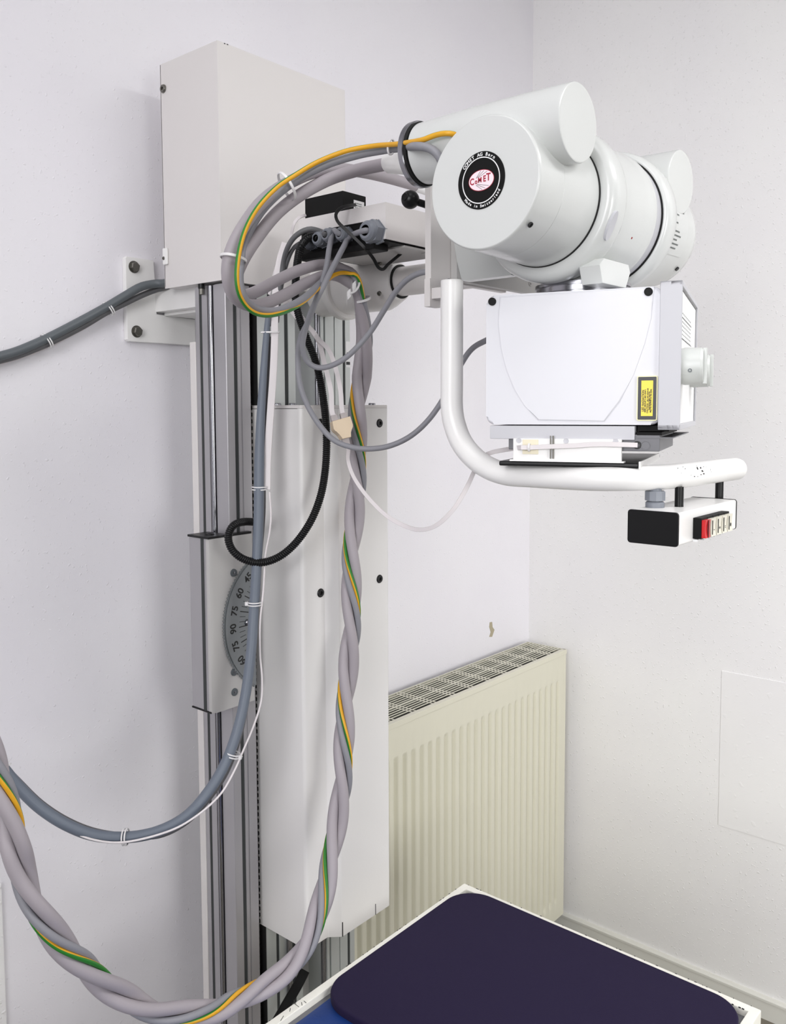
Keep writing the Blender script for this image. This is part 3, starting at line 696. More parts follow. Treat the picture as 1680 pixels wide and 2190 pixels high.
# rating label on the rear cap, wrapped round the cylinder
def wrap(s_, arc, h=0.0):
    R = 0.0862 - (s_ - 0.345) * 0.058 + 0.0006 + h; a = arc / 0.082
    return V((HX0 + s_, HY - R * math.cos(a), HZ + R * math.sin(a)))
S0, S1, A0, A1 = 0.352, 0.42, -0.045, 0.030
b = MB(); N1, N2 = 6, 16
g = [[b.bm.verts.new(wrap(S0 + (S1 - S0) * i / N1, A0 + (A1 - A0) * j / N2)) for i in range(N1 + 1)] for j in range(N2 + 1)]
for j in range(N2):
    for i in range(N1): b.bm.faces.new([g[j][i], g[j][i + 1], g[j + 1][i + 1], g[j + 1][i]])
rl = b.build('rating_label', m_tube, rcap)
b = MB()
add_text(b, 'CE', 0.014, WF, bold=0.0002, fn=lambda x, y, z: wrap(0.398 + x, 0.021 + y, 0.0003))
for i, (w, s0_, dn) in enumerate(((0.026, 0.354, 1), (0.004, 0.356, 1), (0.022, 0.355, 1), (0.008, 0.355, 1), (0.018, 0.366, 0), (0.034, 0.358, 0), (0.026, 0.356, 1), (0.034, 0.357, 1), (0.030, 0.356, 1))):
    a_ = 0.011 - i * 0.0058; x = s0_
    while x < s0_ + w:
        q = 0.0018 + 0.0012 * random.random()
        vs = [wrap(x, a_ - 0.0011, .0003), wrap(x + q, a_ - 0.0011, .0003), wrap(x + q, a_ + 0.0011, .0003), wrap(x, a_ + 0.0011, .0003)]
        b.quad_faces(vs, [(0, 1, 2, 3)]); x += q + 0.0009
b.build('label_print', m_inkg, rl)

# ------------------------------------------------------------------ collimator
TH = math.radians(17.7); CU = V((math.cos(TH), math.sin(TH), 0)); CV = V((-math.sin(TH), math.cos(TH), 0))
CC = V((-1.286, -0.899, 0)); CWD, CLN = 0.27, 0.245; CZ0, CZ1 = 1.665, 1.8346
FC = Fr(CC, CU, CV, (0, 0, 1))
coll = thing('collimator', (CC.x, CC.y, CZ0), 'bright white box shaped collimator with two knobs hanging under the tube head', 'collimator')
hw, hl = CWD / 2, CLN / 2
# rounded shell
b = MB()
FL = Fr(FC(0, 0, 0), CV, (0, 0, 1), CU)     # x along v, y up, extruded along u
def rrect(x0, x1, y0, y1, r, n=6):
    pts = []
    for cx_, cy_, a in ((x1 - r, y1 - r, 0), (x0 + r, y1 - r, 90), (x0 + r, y0 + r, 180), (x1 - r, y0 + r, 270)):
        for k in range(n + 1):
            t_ = math.radians(a + 90 * k / n); pts.append((cx_ + r * math.cos(t_), cy_ + r * math.sin(t_)))
    return pts
b.prism(rrect(-hl + 0.022, hl, CZ0, CZ1, 0.011), -hw, hw - 0.004, FL, bev=0.004)
shell = b.build('shell', m_coll, coll, angle=45)
nL = -CU
def on_left(u, v, off=0.0): return at_pl(u, v, FC(-hw - off, 0, 0), nL)
def to_fl(p): d = p - FC.o; return (d.dot(CV), d.z)
pts = [to_fl(on_left(u, v)) for u, v in ((1068, 634), (1066, 690), (1072, 745), (1083, 790), (1100, 832), (1122, 868), (1150, 900), (1292, 903), (1325, 860), (1355, 800), (1378, 735), (1392, 680), (1400, 614))]
b = MB(); b.prism(pts, hw - 0.002, hw + 0.0010, Fr(FC(0, 0, 0), CV, (0, 0, 1), -CU), bev=0.0025); b.build('lens_panel', m_coll, coll, angle=60)
for (u, v) in ((1386, 624), (1052, 645)):
    b = MB(); p = on_left(u, v, 0.0012); b.lathe(p, nL, [(-0.002, 0.0052), (0.0012, 0.0052), (0.0012, 0.0044), (0.0009, 0.0042), (0.0009, 0)], 20); b.build('screw_hole', m_gap, shell)
# front frame
b = MB()
FFr = Fr(FC(0, 0, 0), CU, (0, 0, 1), -CV)     # x along u, y up, extruded towards the operator
HWF = hw + 0.006
b.box(-HWF, -HWF + 0.006, hl - 0.022, hl, 0, 0, fr=WF) if False else None
def fbox(mb, x0, x1, z0, z1, d0, d1, bev=0.001): mb.box(x0, x1, z0, z1, d0, d1, fr=FFr, bev=bev)
fbox(b, -HWF, -HWF + 0.005, CZ0 - 0.006, CZ1 + 0.005, hl - 0.024, hl + 0.002)
fbox(b, HWF - 0.008, HWF, CZ0 - 0.001, CZ1 + 0.005, hl - 0.024, hl + 0.002)
fbox(b, -HWF, HWF, CZ1 - 0.001, CZ1 + 0.005, hl - 0.024, hl + 0.002)
fbox(b, -HWF, HWF, CZ0 - 0.006, CZ0 + 0.001, hl - 0.024, hl + 0.002)
b.build('front_frame', m_lgrey, coll)
b = MB(); fbox(b, -HWF + 0.005, HWF - 0.008, CZ0 + 0.001, CZ1 - 0.001, hl - 0.024, hl - 0.001, 0.0004); fp = b.build('front_plate', m_lw, coll)
b = MB(); D0 = hl - 0.001
fbox(b, -HWF + 0.005, HWF - 0.008, CZ1 - 0.0035, CZ1 - 0.002, D0, D0 + 0.0002, 0); fbox(b, HWF - 0.0095, HWF - 0.008, CZ0 + 0.002, CZ1 - 0.002, D0, D0 + 0.0002, 0)
for z_, x0, x1 in ((1.7985, -0.12, 0.05), (1.772, -0.12, 0.055)): fbox(b, x0, x1, z_, z_ + 0.0009, D0, D0 + 0.0002, 0)
b.build('plate_lines', m_ink, fp)
b = MB()
for r_ in range(7):
    for c_ in range(9):
        fbox(b, -0.115 + c_ * 0.018, -0.108 + c_ * 0.018, 1.8035 - r_ * 0.0052, 1.8050 - r_ * 0.0052, D0, D0 + 0.0002, 0)
b.build('plate_table', m_inkg, fp)
def knob(xu, z_, r, L):
    bb = MB(); p = FC(xu, -D0, z_)
    bb.lathe(p, -CV, [(0, r * 0.95), (0.004, r), (L - 0.003, r * 0.97), (L, r * 0.88), (L, 0)], 40)
    bb.box(-r * 0.2, r * 0.2, -r * 0.95, r * 0.95, L - 0.001, L + 0.004, fr=Fr(p, CU, (0, 0, 1), -CV), bev=0.001)
    kk = bb.build('adjusting_knob', m_knob, coll)
    bb = MB(); q = p - CV * (L * 0.45) - CU * r * 0.93 + V((0, 0, -0.006)); bb.lathe(q - CU * 0.0, -CU, [(0, 0.0024), (0.0012, 0.0024), (0.0012, 0.0014), (0.0002, 0.0012), (0.0002, 0)], 14); bb.build('grub_screw', m_dgrey, kk)
knob(-0.098, 1.738, 0.0235, 0.0265)
knob(0.055, 1.738, 0.0235, 0.0265)
# warning label
wl = [to_fl(on_left(u, v)) for u, v in ((1362, 896), (1366, 806), (1408, 806), (1403, 899))]
FLL = Fr(FC(0, 0, 0), CV, (0, 0, 1), -CU)
xa, xb = (wl[2][0] + wl[3][0]) / 2, (wl[0][0] + wl[1][0]) / 2
za, zb_ = (wl[0][1] + wl[3][1]) / 2 , (wl[1][1] + wl[2][1]) / 2
xa = max(xa, -hl + 0.0265)
b = MB(); b.prism(rrect(xa - 0.0012, xb + 0.0012, za - 0.0012, zb_ + 0.0012, 0.002), hw, hw + 0.0028, FLL); wlab = b.build('warning_label', m_lc, coll)
b = MB(); b.prism(rrect(xa, xb, za, zb_, 0.001), hw, hw + 0.0030, FLL); b.build('label_border', m_lb, wlab)
b = MB(); xi0, xi1, zi0, zi1 = xa + 0.0040, xb - 0.0040, za + 0.0045, zb_ - 0.0045
b.box(xi0, xi1, zi0, zi1, hw, hw + 0.0032, fr=FLL); b.build('label_field', m_ly, wlab)
b = MB(); wdt = xi1 - xi0; zm = (zi0 + zi1) / 2
for tx, off, sz in (('LED RADIATION', 0.17, 0.0036), ('RISK GROUP 2 IEC 62471', 0.36, 0.0026), ('CAUTION : do not stare at', 0.55, 0.0027), ('operating light source.', 0.69, 0.0026), ('May be harmful to the eyes.', 0.82, 0.0026)):
    o_ = FLL(xi1 - wdt * off, zm - 0.003, hw + 0.0033)
    add_text(b, tx, sz, Fr(o_, (0, 0, 1), CV, -CU), bold=0.00008)
b.build('label_text', m_ink, wlab)
# swivel neck rings between housing foot and collimator
NK = V((-1.305, -0.885, 0))
b = MB(); b.lathe((NK.x, NK.y, CZ1 - 0.001), (0, 0, 1), [(0, 0), (0, 0.064), (0.008, 0.064), (0.008, 0.062), (0.0105, 0.062), (0.0105, 0.0655), (0.016, 0.0655), (0.016, 0.063), (0.018, 0.063), (0.018, 0.066), (0.0225, 0.0655), (0.0225, 0)], 72); b.build('swivel_ring', m_chrome, coll)
b = MB(); b.lathe((NK.x, NK.y, CZ1 - 0.0005), (0, 0, 1), [(0.0005, 0.0645), (0.0035, 0.0645), (0.0035, 0.060)], 72); b.build('swivel_gap', m_lgrey, coll)

# accessory rail, meter and filter tray under the collimator
acc = thing('accessory_holder', (CC.x, CC.y, 1.60), 'grey rail, dark meter and black tray fixed beneath the collimator', 'accessory holder')
b = MB(); b.box(-hw - 0.001, hw - 0.04, -hl + 0.052, hl - 0.006, CZ0 - 0.019, CZ0 - 0.0015, fr=FC, bev=0.0008); b.build('slide_rail', m_lgrey, acc)
b = MB(); b.box(-hw + 0.01, hw - 0.05, -hl + 0.012, -hl + 0.05, CZ0 - 0.008, CZ0 - 0.001, fr=FC); b.box(-hw + 0.004, hw - 0.05, -hl + 0.02, -hl + 0.05, CZ0 - 0.013, CZ0 - 0.009, fr=FC); b.build('guide_block', m_blackm, acc)
b = MB(); b.box(-hw + 0.003, hw - 0.02, -hl + 0.006, -hl + 0.05, CZ0 - 0.0165, CZ0 - 0.0152, fr=FC); b.build('cover_sheet', m_grey, acc)
def vz(u, v, off=0.0): return to_fl(at_pl(u, v, FC(-hw + off, 0, 0), nL))
b = MB(); a_ = vz(1331, 935); c_ = vz(1430, 964); z0_, z1_ = vz(1390, 966)[1], vz(1390, 930)[1]
b.box(-hw + 0.004, hw - 0.09, -hl + 0.022, hl - 0.03, z0_, z1_, fr=FC, bev=0.001); meter = b.build('meter_body', m_grey, acc)
b = MB(); p = at_pl(1380, 953, FC(-hw + 0.004, 0, 0), nL); b.lathe(p, nL, [(0, 0.0058), (0.0008, 0.0058), (0.0008, 0.0052), (0.0002, 0.0050), (0.0002, 0)], 24); b.build('round_button', m_grey, meter)
b = MB(); p = at_pl(1362, 952, FC(-hw + 0.004, 0, 0), nL); b.lathe(p, nL, [(0, 0.0052), (0.0012, 0.0050), (0.0012, 0.003), (-0.002, 0.003)], 24); b.build('cable_grommet', m_black, meter)
q0, q1 = vz(1098, 983), vz(1330, 937)
b = MB(); b.box(-hw - 0.004, -hw + 0.002, q1[0], q0[0], q0[1], CZ0 - 0.018, fr=FC, bev=0.001); b.box(-hw - 0.006, -hw + 0.01, q1[0] - 0.003, q0[0] + 0.004, q0[1] - 0.0015, q0[1] + 0.0005, fr=FC); hold = b.build('holder_plate', m_white, acc)
for (u, v) in ((1109, 942), (1210, 943), (1316, 944)):
    b = MB(); p = at_pl(u, v, FC(-hw - 0.004, 0, 0), nL); b.lathe(p, nL, [(0, 0.0036), (0.001, 0.0034), (0.001, 0.0028), (0.0006, 0)], 18); b.build('rivet', m_lgrey, hold)
b = MB(); pA, pB = vz(1117, 971, -0.004), vz(1151, 940, -0.004); b.box(-hw - 0.005, -hw - 0.004, pB[0], pA[0], pA[1], pB[1], fr=FC, bev=0.0004); b.build('adhesive_pad', m_amber, hold)
b = MB(); p = at_pl(1182, 981, FC(-hw - 0.007, 0, 0), nL); q = at_pl(1184, 932, FC(-hw - 0.007, 0, 0), nL); b.cyl(p, (p.x, p.y, q.z), 0.0011, 12); b.cyl(p + CV * 0.0035, V((p.x, p.y, q.z)) + CV * 0.0035, 0.0008, 12); b.build('wire_pin', m_steel, hold)
t0, t1 = vz(1060, 983), vz(1365, 999)
b = MB(); b.box(-hw + 0.0, hw - 0.02, t1[0], t0[0] - 0.004, t1[1] - 0.002, t0[1] - 0.0015, fr=FC, bev=0.0018); tray = b.build('filter_tray', m_black, acc)
b = MB(); b.box(-hw - 0.001, hw - 0.05, t1[0] - 0.0025, t1[0], t1[1] - 0.003, t0[1] + 0.001, fr=FC, bev=0.0005); b.build('tray_lip', m_white, tray)

# ------------------------------------------------------------------ handle bar
hnd = thing('handle_bar', (-1.409, -0.735, 1.80), 'thick white bent tube handle curving around the collimator', 'handle')
HR = 0.016
hz0 = 1.866
path = [V((-1.409, -0.735, hz0)), V((-1.409, -0.735, 1.82)), V((-1.409, -0.735, 1.77)), V((-1.409, -0.735, 1.72)), V((-1.409, -0.735, 1.69)), at_x(971, 905, -1.4085), at_x(986, 945, -1.408), at_x(1012, 978, -1.407), at_x(1045, 1001, -1.406), at_x(1085, 1014, -1.405), V((-1.405, -0.865, 1.5955)), V((-1.405, -0.91, 1.5955)), V((-1.403, -0.955, 1.596)), V((-1.388, -0.995, 1.597)), V((-1.358, -1.024, 1.598)), V((-1.318, -1.038, 1.5985)), V((-1.27, -1.043, 1.5985)), V((-1.20, -1.043, 1.598)), V((-1.135, -1.043, 1.597))]
pth = smooth_path(path, 0.005)
rr = [HR] * len(pth)
e_ = pth[-1]; tdir = (pth[-1] - pth[-2]).normalized()
for k in range(1, 8): a = k / 7 * PI / 2; pth.append(e_ + tdir * HR * 0.75 * math.sin(a)); rr.append(max(0.0008, HR * math.cos(a)))
b = MB(); b.sweep(pth, rr, 40); hb = b.build('bent_tube', m_white, hnd, angle=50)
b = MB(); b.lathe((-1.409, -0.735, hz0), (0, 0, 1), [(0, 0.0162), (0.0012, 0.0158), (0.0012, 0.013), (-0.001, 0.0125)], 36); b.build('tube_end', m_white, hnd)
b = MB(); p = (-1.392, -0.70, 1.85); b.box(-1.3985, -1.38, -0.722, -0.690, 1.846, 1.862, bev=0.001); b.build('clamp_block', m_enamel, hnd)
# flaked paint near the end of the bar
for (u, v, w, h, a) in ((1449, 1001, 2, 2, 0), (1460, 998, 1.6, 1.4, 0), (1465, 1002, 1.5, 2.2, 0), (1491, 1001, 9, 2.2, -0.9), (1498, 1000, 6, 2.2, -0.8), (1504, 998, 2.5, 2, 0), (1509, 999, 2, 1.6, 0), (1502, 1007, 6, 2.6, 0.9), (1505, 1013, 2, 5, 0.2), (1485, 1019, 2, 3, 0), (1492, 1019, 2, 1.6, 0), (1518, 1004, 6, 1.2, -1.0), (1522, 999, 2, 2.2, 0), (1499, 1015, 1.6, 3, 0.1), (1520, 1009, 1.4, 2, 0), (1517, 995, 1.5, 1, 0), (1478, 1016, 1, 1, 0), (1489, 996, 2, 1, 0), (1529, 1011, 1.2, 1.2, 0), (1457, 1011, 1.2, 1, 0)):
    # meet the tube (axis along x at y=-1.043, z=1.598)
    r = CFWD + CRT * ((u - CCX) / CF) - CUP * ((v - CCY) / CF)
    oy, oz = C0.y + 1.043, C0.z - 1.598; aa = r.y ** 2 + r.z ** 2; bb_ = 2 * (oy * r.y + oz * r.z); cc = oy * oy + oz * oz - (HR) ** 2
    dd = bb_ * bb_ - 4 * aa * cc
    if dd <= 0: continue
    p = C0 + r * ((-bb_ - math.sqrt(dd)) / (2 * aa)); n_ = V((0, p.y + 1.043, p.z - 1.598)).normalized(); t1v = V((1, 0, 0)); t2v = n_.cross(t1v)
    s_ = 0.0006
    ca, sa = math.cos(a), math.sin(a); ex = t1v * ca + t2v * sa * -1; ey = n_.cross(ex)
    fr_ = Fr(p, ex, ey, n_); w *= s_ * 0.9; h *= s_ * 0.55; b = MB()
    b.prism([(-w / 2, -h / 2), (w * 0.1, -h * 0.6), (w / 2, 0), (w * 0.2, h / 2), (-w * 0.3, h * 0.4)], -0.001, 0.0003, fr_)
    b.build('paint_chip', m_ink, hb)

# ------------------------------------------------------------------ push button console under the handle
con = thing('push_button_console', (-1.31, -1.04, 1.52), 'white push button console with black end caps hanging under the handle end', 'console')
KX0, KX1, KY0, KY1, KZ0, KZ1 = -1.408, -1.2075, -1.071, -1.007, 1.5195, 1.5600
FK = Fr((0, 0, 0), (0, 1, 0), (0, 0, 1), (1, 0, 0))
b = MB(); b.prism(rrect(KY0, KY1, KZ0, KZ1, 0.003, 3), KX0 + 0.003, KX1 - 0.003, FK); b.build('console_body', m_white, con)
b = MB(); b.prism(rrect(KY0 - 0.0006, KY1 + 0.0006, KZ0 - 0.0006, KZ1 + 0.0006, 0.004, 4), KX0, KX0 + 0.0032, FK, bev=0.0006); b.build('end_cap', m_black, con)
b = MB(); b.prism(rrect(KY0 - 0.0006, KY1 + 0.0006, KZ0 - 0.0006, KZ1 + 0.0006, 0.004, 4), KX1 - 0.0032, KX1, FK, bev=0.0006); b.build('end_cap', m_black, con)
for u, v0, v1 in ((1452, 1046, 1091), (1538, 1030, 1070)):
    p = at_y(u, v0, -1.043); b = MB(); b.cyl((p.x, -1.043, KZ1 - 0.001), (p.x, -1.043, 1.5855), 0.0056, 24); b.build('mounting_post', m_black, con)
p = at_y(1400, 1065, -1.022)
b = MB(); b.lathe((p.x, p.y, KZ1), (0, 0, 1), [(0, 0.0118), (0.006, 0.0118), (0.0075, 0.0105), (0.0078, 0.009), (0.009, 0.009)], 36)
b.lathe((p.x, p.y, KZ1 + 0.009), (0, 0, 1), [(0, 0.009), (0, 0.0128), (0.011, 0.0128), (0.012, 0.0118), (0.012, 0)], 10, 0.2); b.lathe((p.x, p.y, KZ1 + 0.021), (0, 0, 1), [(0, 0.008), (0.006, 0.008), (0.006, 0)], 24); b.build('cable_gland', m_gland, con, angle=20)
bx = [at_y(u, v, KY0).x for u, v in ((1478, 1135), (1503, 1130), (1520, 1125), (1537, 1121), (1553, 1117), (1568, 1113))]
zc_ = (KZ0 + KZ1) / 2 - 0.003
XB0 = bx[0] + 0.004; pitch = (at_y(1567, 1110, KY0 - 0.0155).x - XB0) / 5
for i in range(5):
    x0 = XB0 + i * pitch
    b = MB(); b.box(x0, x0 + pitch * 0.97, KY0 - 0.0105, KY0, zc_ - 0.0125, zc_ + 0.0135, bev=0.0006); but = b.build('switch_frame', m_blackm, con)
    b = MB()
    xs_ = [x0 + pitch * 0.08, x0 + pitch * 0.90]
    n = 8; pr = []
    for k in range(n + 1):
        t_ = k / n; pr.append((KY0 - 0.0105 - 0.0045 - 0.0012 * (2 * t_ - 1) ** 2 + 0.0004, zc_ - 0.0112 + 0.0222 * t_))
    pr = [(KY0 - 0.0095, zc_ - 0.0112)] + pr + [(KY0 - 0.0095, zc_ + 0.011)]
    b.prism(pr, xs_[0], xs_[1], FK, bev=0.0003)
    cp = b.build('button_cap', m_red if i == 0 else m_btn, but)
    if i > 0:
        bb = MB()
        cx = (xs_[0] + xs_[1]) / 2
        bb.box(xs_[0] + 0.003, xs_[0] + 0.0034, KY0 - 0.0162, KY0 - 0.0152, zc_ - 0.009, zc_ + 0.009)
        add_text(bb, ('-', '+', ':', '0')[i - 1], 0.006, Fr((cx + 0.002, KY0 - 0.0154, zc_ - 0.003), (1, 0, 0), (0, 0, 1), (0, -1, 0)), bold=0.0002)
        bb.build('button_mark', m_ink, cp)
    else:
        bb = MB(); bb.box((xs_[0] + xs_[1]) / 2 - 0.0007, (xs_[0] + xs_[1]) / 2 + 0.0007, KY0 - 0.0166, KY0 - 0.015, zc_ - 0.0108, zc_ + 0.0108); bb.build('split_line', mat('dark_red', (90, 10, 14), 0.4), cp)
    b = MB(); b.box(x0 + pitch * 0.05, x0 + pitch * 0.5, KY0 - 0.006, KY0, zc_ - 0.0165, zc_ - 0.0135); b.build('switch_clip', m_lw, but)

# ------------------------------------------------------------------ treatment table
TZ = 0.72; TX1 = -1.021; TY1, TY0 = -0.479, -1.066; TX0 = -2.15
tab = thing('examination_table', (-1.6, -0.77, 0), 'white tray topped examination table with chipped paint in front of the radiator', 'table')
b = MB(); rw = 0.016; 
b.box(TX0, TX1, TY1 - rw, TY1, TZ - 0.035, TZ, bev=0.002); b.box(TX0, TX1, TY0, TY0 + rw, TZ - 0.035, TZ, bev=0.002)
b.box(TX1 - rw, TX1, TY0 + 0.002, TY1 - 0.002, TZ - 0.035, TZ - 0.0001, bev=0.002); b.box(TX0, TX0 + rw, TY0 + 0.002, TY1 - 0.002, TZ - 0.035, TZ - 0.0001, bev=0.002)
frm = b.build('table_frame', m_tblw, tab)
b = MB()
for (u, v, l, a) in ((630, 2143, 0.010, 1.2), (634, 2150, 0.012, 1.5), (645, 2147, 0.008, 0.9), (652, 2143, 0.007, 1.4), (603, 2178, 0.012, 0.4), (620, 2160, 0.008, 0.7)):
    p = at_z(u, v, TZ); d = V((math.cos(a), math.sin(a), 0)); n_ = V((-d.y, d.x, 0)) * 0.0005
    b.quad_faces([p - d * l * .5 + n_ + V((0, 0, .0002)), p + d * l * .5 + n_ + V((0, 0, .0002)), p + d * l * .5 - n_ + V((0, 0, .0002)), p - d * l * .5 - n_ + V((0, 0, .0002))], [(0, 1, 2, 3)])
# chipped outer edges: small dark nicks
for k in range(26):
    y = TY0 + 0.01 + (TY1 - TY0 - 0.02) * random.random(); l = 0.001 + 0.003 * random.random(); b.box(TX1 - 0.0008, TX1 + 0.0002, y, y + l, TZ - 0.0016, TZ + 0.0001)
for k in range(26):
    x = -1.6 + 0.57 * random.random(); l = 0.001 + 0.003 * random.random(); b.box(x, x + l, TY1 - 0.0008, TY1 + 0.0002, TZ - 0.0016, TZ + 0.0001)
for k in range(16):
    y = TY0 + 0.02 + (TY1 - TY0 - 0.04) * random.random(); l = 0.001 + 0.003 * random.random(); b.box(TX1 - rw - 0.0002, TX1 - rw + 0.0008, y, y + l, TZ - 0.0016, TZ + 0.0001)
b.build('paint_chips', m_ink, frm)
b = MB(); b.box(TX0 + rw, TX1 - rw, TY0 + rw, TY1 - rw, TZ - 0.03, TZ - 0.012); b.build('tray_bottom', m_grey, tab)
for (x, y) in ((TX0 + 0.06, TY0 + 0.05), (TX1 - 0.06, TY0 + 0.05), (TX0 + 0.06, TY1 - 0.05), (TX1 - 0.06, TY1 - 0.05)):
    b = MB(); b.box(x - 0.02, x + 0.02, y - 0.02, y + 0.02, 0, TZ - 0.032, bev=0.003); b.build('leg', m_tblw, tab)
b = MB(); b.box(TX0 + 0.06, TX1 - 0.06, TY0 + 0.045, TY0 + 0.055, 0.15, 0.19); b.box(TX0 + 0.06, TX1 - 0.06, TY1 - 0.055, TY1 - 0.045, 0.15, 0.19); b.build('stretcher', m_tblw, tab)
# blue sheet, then the purple pad
b = MB(); nx, ny = 60, 40
sx0, sx1, sy0, sy1 = TX0 + rw + 0.012, TX1 - rw - 0.035, TY0 + rw + 0.02, TY1 - rw - 0.010
def rr_clip(x, y, x0, x1, y0, y1, r):
    return x, y
top = []
for j in range(ny + 1):
    row = []
    for i in range(nx + 1):
        fx, fy = i / nx, j / ny; x = sx0 + (sx1 - sx0) * fx; y = sy0 + (sy1 - sy0) * fy
        edge = min(fx, 1 - fx, fy, 1 - fy)
        z = TZ - 0.0065 + 0.0008 * math.sin(x * 31 + y * 17) * math.sin(y * 43 - x * 9) - (0.004 if edge == 0 else 0)
        row.append(b.bm.verts.new((x, y, z)))
    top.append(row)
for j in range(ny):
    for i in range(nx): b.bm.faces.new([top[j][i], top[j][i + 1], top[j + 1][i + 1], top[j + 1][i]])
bot = [b.bm.verts.new((x, y, TZ - 0.0118)) for x, y in ((sx0, sy0), (sx1, sy0), (sx1, sy1), (sx0, sy1))]
b.bm.faces.new(bot)
tag(b.build('blue_sheet', m_sheet, None, angle=80), 'blue sheet lying in the table tray under the purple pad', 'sheet')
PX0, PX1, PY1, PY0 = -1.462, TX1 - 0.0175, TY1 - 0.016, TY0 + 0.014
b = MB()
def outl(d, r):
    pts = []
    for cx_, cy_, a, rq in ((PX1 - r, PY1 - r, 0, r), (PX0 + r, PY1 - r, 90, r), (PX0 + r, PY0 + r, 180, r), (PX1 - r * 0.9, PY0 + r * 0.9, 270, r * 0.9)):
        for k in range(13):
            t_ = math.radians(a + 90 * k / 12); pts.append((cx_ + (rq - d) * math.cos(t_), cy_ + (rq - d) * math.sin(t_)))
    return pts
rings = []
for z, d in ((TZ - 0.0055, 0.0008), (TZ - 0.0035, 0.0), (TZ + 0.005, 0.0), (TZ + 0.0075, 0.0012), (TZ + 0.0085, 0.0035)):
    rings.append([b.bm.verts.new((x, y, z)) for x, y in outl(d, 0.062)])
for A_, B_ in zip(rings, rings[1:]):
    n = len(A_)
    for k in range(n): b.bm.faces.new([A_[k], A_[(k + 1) % n], B_[(k + 1) % n], B_[k]])
b.bm.faces.new(rings[0][::-1]); b.bm.faces.new(rings[-1])
tag(b.build('purple_pad', m_pad, None, angle=50), 'dark purple foam pad with rounded corners lying on the white table', 'pad')

# ------------------------------------------------------------------ cables
def D(pts): return [at_d(u, v, d) for u, v, d in pts]
bund = [(786, 655, 1.50), (782, 700, 1.53), (778, 760, 1.55), (772, 820, 1.56), (767, 880, 1.56), (763, 940, 1.56), (761, 1000, 1.56), (758, 1100, 1.56), (753, 1200, 1.555), (750, 1300, 1.55), (746, 1400, 1.545), (742, 1500, 1.54), (734, 1600, 1.53), (727, 1700, 1.52), (716, 1800, 1.50), (696, 1900, 1.47), (660, 2000, 1.43), (618, 2067, 1.40), (562, 2113, 1.37), (509, 2144, 1.34), (440, 2166, 1.30), (348, 2160, 1.26), (268, 2132, 1.22), (200, 2092, 1.19), (134, 2022, 1.16), (88, 1948, 1.14), (54, 1875, 1.13), (34, 1815, 1.12), (18, 1755, 1.12), (2, 1700, 1.12), (-20, 1620, 1.12), (-60, 1500, 1.12), (-110, 1380, 1.12)]
bp_ = smooth_path(D(bund), 0.006)
# parallel-transport frame
tang = [(bp_[min(i + 1, len(bp_) - 1)] - bp_[max(i - 1, 0)]).normalized() for i in range(len(bp_))]
Nn = []; nvec = (V((-0.76, -0.65, 0)) - tang[0] * V((-0.76, -0.65, 0)).dot(tang[0])).normalized()
for t_ in tang:
    nvec = (nvec - t_ * nvec.dot(t_)).normalized(); Nn.append(nvec.copy())
PITCH = 0.262; HVR = 0.0092
def strand(rad, ph, ramp=14, sgn=-1.0):
    out = []
    for i, (p, t_, n_) in enumerate(zip(bp_, tang, Nn)):
        B_ = t_.cross(n_); a = ph + sgn * 2 * PI * (i * 0.006) / PITCH
        k = min(1.0, 0.6 + 0.4 * i / ramp)
        out.append(p + (n_ * math.cos(a) + B_ * math.sin(a)) * rad * k)
    return out
PH0 = 4.3
def cable(name, loop, tail, r, mt, label, seg=20, stripe=None, up=None):
    lp = smooth_path(loop, 0.006)
    pts = lp + (tail or [])
    if tail:
        j = len(lp); pts = relax(pts, 40, j - 10, j + 10)
    b = MB()
    if stripe: b.sweep(pts, r, seg, stripe=(0, 1), up=up(pts, len(lp)) if callable(up) else up)
    else: b.sweep(pts, r, seg)
    o = b.build(name, mt, None, angle=70)
    return tag(o, label, 'cable')
tA = strand(0.0092, PH0); tB = strand(0.0092, PH0 + PI); tC = strand(0.0142, PH0 + PI / 2 + 0.15); tG = strand(0.0146, PH0 + PI / 2 - 0.48)
tA, tB, tC, tG = tA[12:], tB[12:], tC[12:], tG[12:]
hv1 = [SL1 + V((0.006, -0.008, 0)), at_d(815, 353, 1.275), at_d(760, 365, 1.29), at_d(700, 385, 1.295), at_d(640, 418, 1.272), at_d(590, 458, 1.255), at_d(548, 510, 1.24), at_d(517, 560, 1.235), at_d(502, 605, 1.255), at_d(515, 632, 1.285), at_d(545, 625, 1.33), at_d(590, 601, 1.37), at_d(640, 578, 1.42), at_d(690, 566, 1.46), at_d(730, 575, 1.485), at_d(762, 605, 1.50)]
cable('high_voltage_cable', hv1 + [tA[0]], tA, HVR, m_hv, 'thick mauve grey cable running from the white sleeve, looping down the column')
hv2 = [hb2 + V((0, -0.002, -0.004)), hb2 + V((-0.01, 0.03, 0.0)), at_d(1040, 440, 1.52), at_d(960, 422, 1.53), at_d(920, 408, 1.525), at_d(870, 392, 1.50), at_d(820, 378, 1.45), at_d(770, 367, 1.39), at_d(720, 362, 1.335), at_d(670, 368, 1.285), at_d(610, 395, 1.25), at_d(560, 432, 1.225), at_d(520, 485, 1.215), at_d(493, 540, 1.21), at_d(487, 590, 1.215), at_d(500, 632, 1.235), at_d(530, 652, 1.27), at_d(565, 650, 1.31), at_d(610, 630, 1.36), at_d(660, 603, 1.42), at_d(705, 588, 1.455), at_d(740, 600, 1.47), at_d(765, 630, 1.49)]
c2 = cable('high_voltage_cable', hv2 + [tB[0]], tB, HVR, m_hv, 'thick mauve grey cable with a paper label, coming from behind the tube head')
